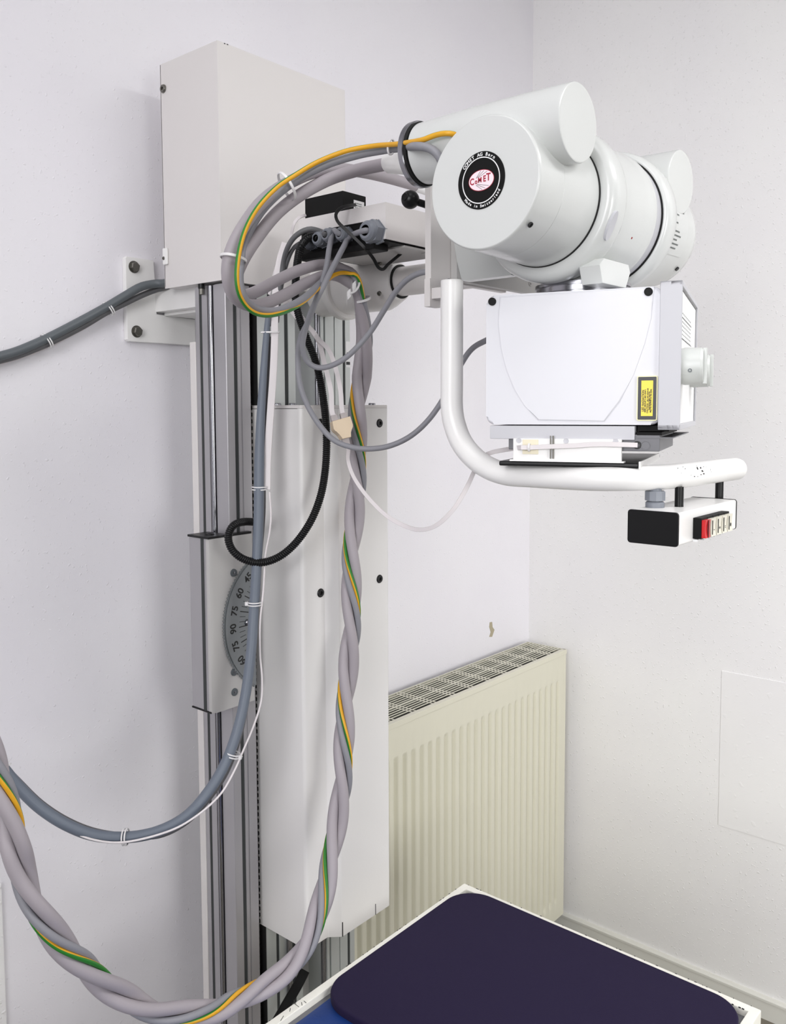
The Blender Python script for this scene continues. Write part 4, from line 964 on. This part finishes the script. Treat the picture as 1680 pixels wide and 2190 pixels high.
sub = [p for p in smooth_path(hv2, 0.006) if 886 < CCX + CF * (p - C0).dot(CRT) / (p - C0).dot(CFWD) < 918 and p.z > 2.0]
b = MB(); b.sweep(sub, HVR + 0.0005, 24); lab = b.build('paper_label', m_lw, c2)
bg_ = [at_x(962, 392, -1.506), at_x(950, 360, -1.519), at_x(935, 330, -1.528), at_x(915, 316, -1.532), at_x(890, 313, -1.534), at_d(860, 316, 1.17), at_d(810, 323, 1.21), at_d(760, 333, 1.225), at_d(700, 352, 1.235), at_d(640, 382, 1.24), at_d(590, 420, 1.235), at_d(552, 463, 1.235), at_d(524, 520, 1.23), at_d(514, 570, 1.225), at_d(514, 610, 1.225), at_d(528, 645, 1.235), at_d(560, 664, 1.26), at_d(600, 662, 1.29), at_d(650, 637, 1.35), at_d(695, 598, 1.43), at_d(735, 583, 1.468), at_d(768, 612, 1.475)]
cable('control_cable', bg_ + [tC[0]], tC, 0.0054, m_bg, 'thin grey cable tied into the loop beside the yellow and green cable', 16)
gy_ = [at_x(985, 292, -1.512), at_x(965, 286, -1.527), at_x(945, 286, -1.530), at_x(925, 291, -1.531), at_x(900, 300, -1.532), at_d(850, 308, 1.16), at_d(800, 312, 1.20), at_d(740, 323, 1.215), at_d(680, 346, 1.225), at_d(630, 375, 1.225), at_d(590, 402, 1.215), at_d(550, 445, 1.20), at_d(522, 498, 1.195), at_d(508, 560, 1.19), at_d(508, 615, 1.195), at_d(524, 652, 1.215), at_d(552, 672, 1.24), at_d(592, 672, 1.275), at_d(640, 652, 1.335), at_d(682, 615, 1.40), at_d(715, 588, 1.44), at_d(745, 585, 1.455), at_d(770, 605, 1.465)]
def gup(pts, j):
    out = []
    n = len(pts)
    keys = [(0.0, -68), (0.26, -60), (0.36, -20), (0.50, 5), (0.64, 10), (0.72, -70), (0.79, -95), (0.83, -60), (0.87, 25), (0.93, 45), (1.0, 30)]
    for i, p in enumerate(pts):
        t_ = (pts[min(i + 1, n - 1)] - pts[max(i - 1, 0)]).normalized()
        # the stripe winds slowly round the cable along the loop, then faster in the twisted bundle
        f = i / j
        if f <= 1.0:
            for (a, pa_), (c, pc_) in zip(keys, keys[1:]):
                if a <= f <= c: ph = pa_ + (pc_ - pa_) * (f - a) / (c - a); break
        else: ph = 28 + 235 * min(1.0, (i - j) / 18) + (i - j) * 0.006 / 0.55 * 360
        view = (C0 - p).normalized(); side = view.cross(t_).normalized()
        ph = math.radians(ph)
        out.append((view * math.cos(ph) + side * math.sin(ph)).normalized())
    return out
cable('earth_cable', gy_ + [tG[0]], tG, 0.0034, [m_grn, m_yel], 'yellow and green striped earth cable arching over the loop', 16, stripe=True, up=gup)

# blue-grey hanging cable on the left with its thin companions
bl = [(578, 655, 1.50), (573, 680, 1.50), (569, 720, 1.50), (563, 800, 1.505), (557, 900, 1.505), (554, 1000, 1.50), (553, 1100, 1.495), (549, 1200, 1.49), (543, 1300, 1.485), (536, 1400, 1.475), (524, 1490, 1.465), (505, 1570, 1.45), (478, 1640, 1.43), (440, 1700, 1.41), (395, 1748, 1.39), (335, 1779, 1.37), (268, 1791, 1.35), (200, 1786, 1.34), (140, 1763, 1.33), (85, 1727, 1.32), (40, 1683, 1.31), (2, 1637, 1.30), (-40, 1575, 1.30), (-80, 1500, 1.30)]
rads = None
pb2 = smooth_path(D(bl), 0.008); rads = [0.0045 + 0.0042 * min(1.0, i / 34) for i in range(len(pb2))]
b = MB(); b.sweep(pb2, rads, 20); tag(b.build('hanging_cable', m_blue, None, angle=70), 'thick blue grey cable hanging down over the degree dial and sweeping left', 'cable')
dk = D([(u + dx, v + dy, d + 0.02) for (u, v, d), (dx, dy) in zip(bl[2:], [(8, 0), (9, 0), (10, 0), (9, 0), (9, 0), (5, 0), (4, 0), (4, 0), (5, 0), (7, 4), (8, 7), (7, 7), (5, 9), (4, 8), (0, -4), (2, -9), (4, -9), (5, -8), (6, -6), (4, -4), (4, -4), (4, -4)])])
b = MB(); b.sweep(smooth_path(dk, 0.008), 0.0045, 14); tag(b.build('slim_cable', m_dc, None, angle=70), 'slim dark cable tied behind the thick blue grey cable', 'cable')
wt = D([(584, 1060, 1.50), (578, 1110, 1.50), (567, 1180, 1.49), (559, 1260, 1.485), (550, 1350, 1.485), (556, 1400, 1.49), (560, 1450, 1.49), (558, 1500, 1.485), (543, 1550, 1.47), (522, 1600, 1.45), (500, 1650, 1.425), (470, 1700, 1.40), (420, 1745, 1.375), (360, 1778, 1.36), (268, 1801, 1.335), (200, 1796, 1.33), (140, 1773, 1.33)])
wt = D([(576, 1052, 1.49), (579, 1100, 1.49), (576, 1140, 1.49), (567, 1190, 1.49), (563, 1260, 1.485), (556, 1330, 1.483)]) + wt[5:]
b = MB(); b.sweep(smooth_path(wt, 0.006), 0.0017, 10); tag(b.build('thin_white_wire', m_flat, None, angle=70), 'thin white wire following the blue grey cable past the degree dial', 'wire')
# flat white cable beside it near the top
fl = D([(610, 520, 1.52), (598, 560, 1.51), (590, 620, 1.51), (587, 680, 1.505), (587, 730, 1.50), (584, 800, 1.505), (579, 870, 1.51), (574, 940, 1.51), (571, 1000, 1.508), (570, 1050, 1.505)])
b = MB(); b.ribbon(smooth_path(fl, 0.008), 0.0125, 0.003, V((-0.76, -0.65, 0))); tag(b.build('flat_cable', m_flat, None, angle=50), 'flat white cable running down beside the top of the blue grey cable', 'cable')
# cable along the wall to the left
def WY(pts, dy=0.0): return [at_y(u, v, y + dy) for u, v, y in pts]
wl1 = WY([(372, 600, -0.085), (352, 606, -0.06), (330, 607, -0.045), (300, 614, -0.038), (265, 634, -0.032), (230, 655, -0.028), (170, 688, -0.024), (100, 724, -0.022), (40, 750, -0.022), (0, 762, -0.022), (-60, 778, -0.022)])
b = MB(); b.sweep(smooth_path(wl1, 0.01), 0.0080, 18); tag(b.build('wall_cable', m_wallc, None, angle=70), 'slate grey cable leaving the wall bracket to the left, upper of the pair', 'cable')
wl2 = WY([(372, 608, -0.075), (352, 615, -0.05), (330, 621, -0.035), (300, 633, -0.030), (265, 650, -0.025), (230, 667, -0.024), (170, 702, -0.018), (100, 736, -0.018), (40, 760, -0.018), (0, 771, -0.018), (-60, 787, -0.018)])
b = MB(); b.sweep(smooth_path(wl2, 0.01), 0.0055, 16); tag(b.build('wall_cable', m_dc, None, angle=70), 'darker slim cable strapped under the slate cable at the wall bracket', 'cable')
wl3 = WY([(232, 671, -0.024), (190, 697, -0.012), (150, 719, -0.010), (100, 744, -0.012), (40, 767, -0.012), (0, 778, -0.012), (-60, 794, -0.012)])
b = MB(); b.sweep(smooth_path(wl3, 0.01), 0.0015, 10); tag(b.build('thin_white_wire', m_flat, None, angle=70), 'thin white wire along the underside of the wall cables at left', 'wire')

# black corrugated conduit
cdp = [g4 + V((0.006, 0, 0)), at_d(674, 506, 1.462), at_d(657, 510, 1.455), at_d(643, 528, 1.455), at_d(636, 560, 1.475), at_d(632, 600, 1.50), at_d(632, 640, 1.51), at_d(640, 680, 1.52), at_d(656, 725, 1.53), at_d(672, 765, 1.535), at_d(684, 810, 1.54), at_d(692, 860, 1.535), at_d(697, 910, 1.525), at_d(698, 960, 1.52), at_d(694, 1015, 1.515), at_d(684, 1065, 1.505), at_d(664, 1115, 1.495), at_d(633, 1160, 1.49), at_d(598, 1190, 1.485), at_d(560, 1203, 1.485), at_d(524, 1197, 1.485), at_d(498, 1178, 1.485), at_d(488, 1150, 1.49), at_d(498, 1125, 1.50), at_d(522, 1116, 1.52), at_d(560, 1118, 1.55)]
sp_ = smooth_path(cdp, 0.0012)
pts, rds = [], []
for i, p in enumerate(sp_):
    pts.append(p); rds.append(0.0069 if (i % 3) else 0.0058)
b = MB(); b.sweep(pts, rds, 16); tag(b.build('corrugated_conduit', m_black, None, angle=70), 'black corrugated conduit curving down in front of the cream cover', 'conduit')

# two grey round cables from the glands
ga = [g1 + V((0.012, 0, 0)), g1 + V((-0.004, -0.001, -0.001)), at_d(748, 506, 1.42), at_d(735, 527, 1.41), at_d(715, 565, 1.405), at_d(692, 610, 1.40), at_d(670, 655, 1.405), at_d(654, 700, 1.42), at_d(647, 740, 1.43), at_d(655, 770, 1.44), at_d(675, 785, 1.445), at_d(702, 784, 1.44), at_d(735, 768, 1.43), at_d(765, 741, 1.42), at_d(793, 708, 1.41), at_d(820, 665, 1.39), at_d(845, 625, 1.37), at_d(872, 597, 1.35), at_d(905, 582, 1.335), at_d(935, 586, 1.33), at_d(955, 599, 1.33), V((-1.409, -0.735, hz0 - 0.004))]
b = MB(); b.sweep(smooth_path(ga, 0.006), 0.0046, 14); tag(b.build('signal_cable', m_bg, None, angle=70), 'grey cable looping back up from the control box into the handle tube', 'cable')
gb = [g2 + V((0.012, 0, 0)), g2 + V((-0.003, 0, 0)), at_d(713, 495, 1.44), at_d(704, 530, 1.425), at_d(698, 570, 1.415), at_d(688, 605, 1.41), at_d(676, 640, 1.42), at_d(660, 685, 1.44), at_d(643, 720, 1.455), at_d(637, 760, 1.455), at_d(640, 815, 1.45), at_d(655, 862, 1.45), at_d(680, 905, 1.45), at_d(712, 940, 1.45), at_d(750, 956, 1.45), at_d(790, 960, 1.45), at_d(835, 953, 1.45), at_d(880, 931, 1.445), at_d(920, 893, 1.44), at_d(955, 840, 1.435), at_d(985, 780, 1.425), at_d(1010, 745, 1.41), at_d(1045, 725, 1.36)]
b = MB(); b.sweep(smooth_path(gb, 0.006), 0.0046, 14); tag(b.build('signal_cable', m_bg, None, angle=70), 'grey cable sagging across the cover and up behind the collimator', 'cable')
gc = [g3 + V((0.010, 0, 0)), g3 + V((-0.002, 0, 0)), at_d(690, 497, 1.455), at_d(662, 490, 1.45), at_d(635, 502, 1.455), at_d(617, 525, 1.47), at_d(606, 560, 1.50), at_d(600, 610, 1.51), at_d(590, 660, 1.52), at_d(578, 700, 1.52)]
b = MB(); b.sweep(smooth_path(gc, 0.006), 0.0045, 14); tag(b.build('signal_cable', m_dc, None, angle=70), 'dark grey cable arching left out of the middle gland', 'cable')
gd = [g5 + V((0.010, 0, 0)), g5 + V((-0.002, 0, 0)), at_d(648, 517, 1.47), at_d(628, 530, 1.48), at_d(614, 560, 1.50), at_d(604, 600, 1.525), at_d(596, 650, 1.53), at_d(592, 690, 1.53)]
b = MB(); b.sweep(smooth_path(gd, 0.006), 0.0036, 12); tag(b.build('signal_cable', m_dc, None, angle=70), 'slim grey cable leaving the leftmost gland of the control box', 'cable')
# thin black adapter lead
al = D([(760, 438, 1.44), (745, 440, 1.42), (728, 446, 1.405), (718, 458, 1.40), (722, 474, 1.40), (740, 492, 1.40), (762, 513, 1.40), (782, 533, 1.40), (798, 553, 1.41), (808, 571, 1.42), (819, 576, 1.43), (830, 565, 1.45), (848, 550, 1.48), (866, 535, 1.49)])
b = MB(); b.ribbon(smooth_path(al, 0.004), 0.0052, 0.0026, V((-0.76, -0.65, 0))); tag(b.build('adapter_lead', m_black, None, angle=50), 'thin black lead hanging from the adapter across the control box', 'cable')
gl = D([(664, 460, 1.55), (650, 461, 1.53), (637, 467, 1.52), (628, 480, 1.52), (622, 505, 1.53), (620, 520, 1.53), (600, 550, 1.53), (588, 580, 1.53), (575, 630, 1.54)])
b = MB(); b.ribbon(smooth_path(gl, 0.006), 0.0050, 0.002, V((-0.76, -0.65, 0))); tag(b.build('flat_cable', m_flat, None, angle=50), 'narrow grey flat cable from behind the adapter down to the column', 'cable')
# flat telephone cables, splitter and plug
SPD = 1.50
sp = thing('telephone_splitter', at_d(734, 915, SPD), 'beige telephone splitter hanging in front of the cream cover', 'splitter')
ang = math.radians(14)
sx = (CRT * math.cos(ang) + CUP * math.sin(ang)).normalized(); sy = (CUP * math.cos(ang) - CRT * math.sin(ang)).normalized(); sn = -CFWD
sx = (sx * 0.93 + CFWD * 0.30).normalized(); sn = sy.cross(sx).normalized() * -1
if sn.dot(CFWD) > 0: sn = -sn
FS = Fr(at_d(731, 914, SPD), sx, sy, sn)
b = MB(); b.prism([(-0.0165, 0.013), (0.0165, 0.015), (0.0175, 0.0), (0.0165, -0.004), (0.0095, -0.012), (0.0095, -0.020), (-0.0075, -0.020), (-0.0085, -0.012), (-0.0155, -0.005), (-0.0175, 0.0)], -0.010, 0.010, FS, bev=0.001); b.build('splitter_body', m_beige, sp, angle=25)
for x_ in (-0.0095, 0.0075):
    b = MB(); b.box(x_ - 0.0058, x_ + 0.0058, 0.0135, 0.0235, -0.004, 0.004, fr=FS, bev=0.0008); b.build('clear_plug', m_clear, sp)
b = MB(); b.box(-0.0058, 0.0062, -0.0315, -0.019, -0.004, 0.0045, fr=FS, bev=0.0008); b.build('clear_plug', m_clear, sp)
fcn = V((-0.70, -0.70, 0.1))
f1 = [FS(-0.0095, 0.021, 0), FS(-0.0105, 0.032, 0.001), at_d(707, 835, 1.505), at_d(694, 780, 1.51), at_d(681, 730, 1.52), at_d(665, 705, 1.53), at_d(645, 690, 1.545), at_d(615, 655, 1.56), at_d(600, 630, 1.57)]
b = MB(); b.ribbon(smooth_path(f1, 0.006), 0.0085, 0.0022, fcn); tag(b.build('flat_cable', m_flat, None, angle=50), 'flat grey white cable plugged into the left socket of the splitter', 'cable')
f2 = [FS(0.0075, 0.021, 0), FS(0.0075, 0.032, 0.001), at_d(727, 830, 1.505), at_d(715, 780, 1.51), at_d(702, 748, 1.51), at_d(683, 728, 1.515), at_d(668, 710, 1.53), at_d(640, 672, 1.55), at_d(615, 640, 1.57)]
b = MB(); b.ribbon(smooth_path(f2, 0.006), 0.0080, 0.0022, fcn); tag(b.build('flat_cable', m_flat, None, angle=50), 'flat grey white cable plugged into the right socket of the splitter', 'cable')
mp = at_pl(1362, 952, FC(-hw - 0.001, 0, 0), nL)
f3 = [FS(0, -0.030, 0.0), FS(0.001, -0.040, 0.001), at_d(744, 985, 1.47), at_d(756, 1020, 1.44), at_d(785, 1062, 1.40), at_d(825, 1102, 1.36), at_d(865, 1125, 1.33), at_d(900, 1133, 1.30), at_d(935, 1122, 1.28), at_d(970, 1088, 1.27), at_d(998, 1042, 1.27), at_d(1015, 1005, 1.26), at_d(1030, 980, 1.25), at_d(1050, 968, 1.235), at_d(1085, 961, 1.21)]
tail3 = [at_pl(u, v, FC(-hw - 0.008, 0, 0), nL) for u, v in ((1110, 957), (1130, 957), (1180, 955), (1230, 953), (1280, 950), (1330, 951))] + [mp]
pp_ = smooth_path(f3 + tail3, 0.006)
b = MB(); b.ribbon(pp_, 0.0062, 0.0026, [V((-0.75, -0.66, 0.05)) for _ in pp_]); tag(b.build('flat_cable', m_flat, None, angle=50), 'long white flat cable sagging from the splitter to the meter below the collimator', 'cable')

# black strap behind the table corner
bs = [at_d(652, 2075, 1.70), at_d(640, 2100, 1.69), at_d(620, 2135, 1.68), at_d(600, 2170, 1.67), at_d(575, 2215, 1.66), at_d(540, 2290, 1.65)]
b = MB(); b.ribbon(smooth_path(bs, 0.01), 0.019, 0.006, V((-0.76, -0.65, 0))); tag(b.build('black_strap', m_black, None, angle=50), 'black strap slanting down between the column foot and the table', 'strap')
# scale tape with number on the right upright
b = MB(); p0 = at_y(739, 730, -0.2505); p1 = at_y(749, 786, -0.2505); b.box(p0.x, -1.1055, -0.2507, -0.250, p1.z, p0.z); st = b.build('height_tape', m_lw, col)
b = MB(); p = at_y(745, 760, -0.2509); add_text(b, '2', 0.017, Fr((p.x + 0.001, -0.2509, p.z + 0.002), (0, 0, -1), (1, 0, 0), (0, -1, 0)), bold=0.0005); q = at_y(744, 777, -0.2509); b.box(p0.x + 0.0008, -1.106, -0.2510, -0.2507, q.z - 0.003, q.z + 0.003); b.build('tape_mark', m_ink, st)

# ------------------------------------------------------------------ nylon cable ties
def tie(cen, axis, ra, rb, e1, label, width=0.0032, head=None, double=False):
    ax = V(axis).normalized(); e1 = (e1 - ax * e1.dot(ax)).normalized(); e2 = ax.cross(e1)
    b = MB()
    for off in ((-0.0022, 0.0022) if double else (0.0,)):
        w = width if not double else 0.0022
        rings = []
        for k in range(40):
            a = 2 * PI * k / 40; d = e1 * math.cos(a) * ra + e2 * math.sin(a) * rb; dn = d.normalized()
            rings.append([b.bm.verts.new(cen + ax * off + d + dn * h + ax * s_) for h, s_ in ((0.0, -w / 2), (0.0013, -w / 2 * 0.8), (0.0013, w / 2 * 0.8), (0.0, w / 2))])
        for k in range(40):
            A_, B_ = rings[k], rings[(k + 1) % 40]
            for q in range(4): b.bm.faces.new([A_[q], A_[(q + 1) % 4], B_[(q + 1) % 4], B_[q]])
    if head is not None:
        hd = (e1 * math.cos(head) * ra + e2 * math.sin(head) * rb); hn = hd.normalized(); tn = ax.cross(hn)
        b.box(-0.003, 0.003, -0.0028, 0.0028, 0.0, 0.005, fr=Fr(cen + hd, ax, tn, hn), bev=0.0006)
    o = b.build('cable_tie', m_tie, None, angle=40)
    return tag(o, label, 'cable tie', 'white nylon cable ties')
def px_axis(u0, v0, u1, v1, d0, d1=None): return (at_d(u1, v1, d1 or d0) - at_d(u0, v0, d0)).normalized()
vw = -CFWD
tie(at_d(613, 398, 1.246), px_axis(565, 432, 655, 372, 1.245, 1.26), 0.0235, 0.0195, vw, 'white cable tie around the loop where it arches over the housing', 0.0042)
tie(at_d(499, 553, 1.216), px_axis(512, 500, 496, 600, 1.22), 0.0235, 0.0172, vw, 'white cable tie around the left side of the big cable loop', 0.0042)
tie(at_d(836, 315, 1.184), px_axis(800, 318, 870, 311, 1.20, 1.165), 0.0062, 0.0095, vw, 'small white cable tie joining earth and control cable near the sleeve', 0.003)
tie(at_d(578, 711, 1.503), V((0, 0, 1)), 0.008, 0.0155, vw, 'white cable tie at the top of the blue grey cable', 0.003)
tie(at_d(573, 675, 1.50), V((0, 0, 1)), 0.0062, 0.0072, vw, 'small white tie just below the large cable loop', 0.003)
tie(at_d(555, 1044, 1.503), V((0, 0, 1)), 0.0125, 0.0125, vw, 'white cable tie on the blue grey cable above the conduit loop', head=None, double=True)
tie(at_d(545, 1290, 1.487), V((0.0, 0, 1)), 0.0125, 0.0120, vw, 'white cable tie on the blue grey cable at the degree dial', head=-1.3, double=True)
tie(at_d(497, 1613, 1.442), px_axis(505, 1580, 485, 1645, 1.44), 0.0125, 0.0122, vw, 'white cable tie on the blue grey cable below the carriage', head=-1.3, double=True)
tie(at_d(268, 1790, 1.35), px_axis(300, 1788, 236, 1791, 1.35), 0.0125, 0.0115, vw, 'white cable tie at the lowest point of the blue grey cable', double=True)
tie(at_d(5, 1643, 1.302), px_axis(20, 1660, -10, 1622, 1.30), 0.0120, 0.0120, vw, 'white cable tie on the blue grey cable at the left picture edge', double=True)
tie(at_y(232, 660, -0.0265), (at_y(200, 675, -0.026) - at_y(262, 640, -0.03)).normalized(), 0.0092, 0.0135, vw, 'white cable tie on the wall cables next to the wall bracket', double=True)
tie(at_y(100, 729, -0.0205), (at_y(60, 744, -0.02) - at_y(140, 706, -0.02)).normalized(), 0.0092, 0.0135, vw, 'white cable tie on the wall cables further left of the bracket', double=True)
tie(at_d(775, 640, 1.50), px_axis(765, 600, 782, 665, 1.49, 1.51), 0.0170, 0.0135, vw, 'white cable tie holding the twisted bundle at the arm hub', 0.0042)
b = MB(); b.box(-0.005, 0.005, -0.004, 0.004, -0.004, 0.004, fr=Fr(at_d(757, 612, 1.465), px_axis(745, 625, 770, 600, 1.46), px_axis(757, 600, 757, 620, 1.46)), bev=0.001)
b.box(-0.005, 0.005, -0.004, 0.004, -0.004, 0.004, fr=Fr(at_d(746, 629, 1.462), px_axis(745, 625, 770, 600, 1.46), px_axis(757, 600, 757, 620, 1.46)), bev=0.001)
b.sweep(smooth_path([at_d(748, 628, 1.462), at_d(760, 622, 1.458), at_d(768, 608, 1.46), at_d(766, 596, 1.47)], 0.003), 0.0018, 8)
tag(b.build('cable_tie', m_tie, None), 'white cable tie with two square heads at the arm hub', 'cable tie', 'white nylon cable ties')
tie(at_d(1131, 957, 1.175) if False else at_pl(1131, 957, FC(-hw - 0.008, 0, 0), nL), CV, 0.0022, 0.0042, -CU, 'tiny white tie holding the flat cable on the amber pad', 0.003)

# repeats of one kind carry one group phrase
GROUPS = {'high_voltage_cable': 'thick mauve grey cables', 'signal_cable': 'grey cables from the control box', 'flat_cable': 'flat white cables', 'wall_cable': 'cables along the wall', 'thin_white_wire': 'thin white wires'}
for o in bpy.data.objects:
    k = o.name.split('.')[0]
    if o.parent is None and k in GROUPS: o['group'] = GROUPS[k]
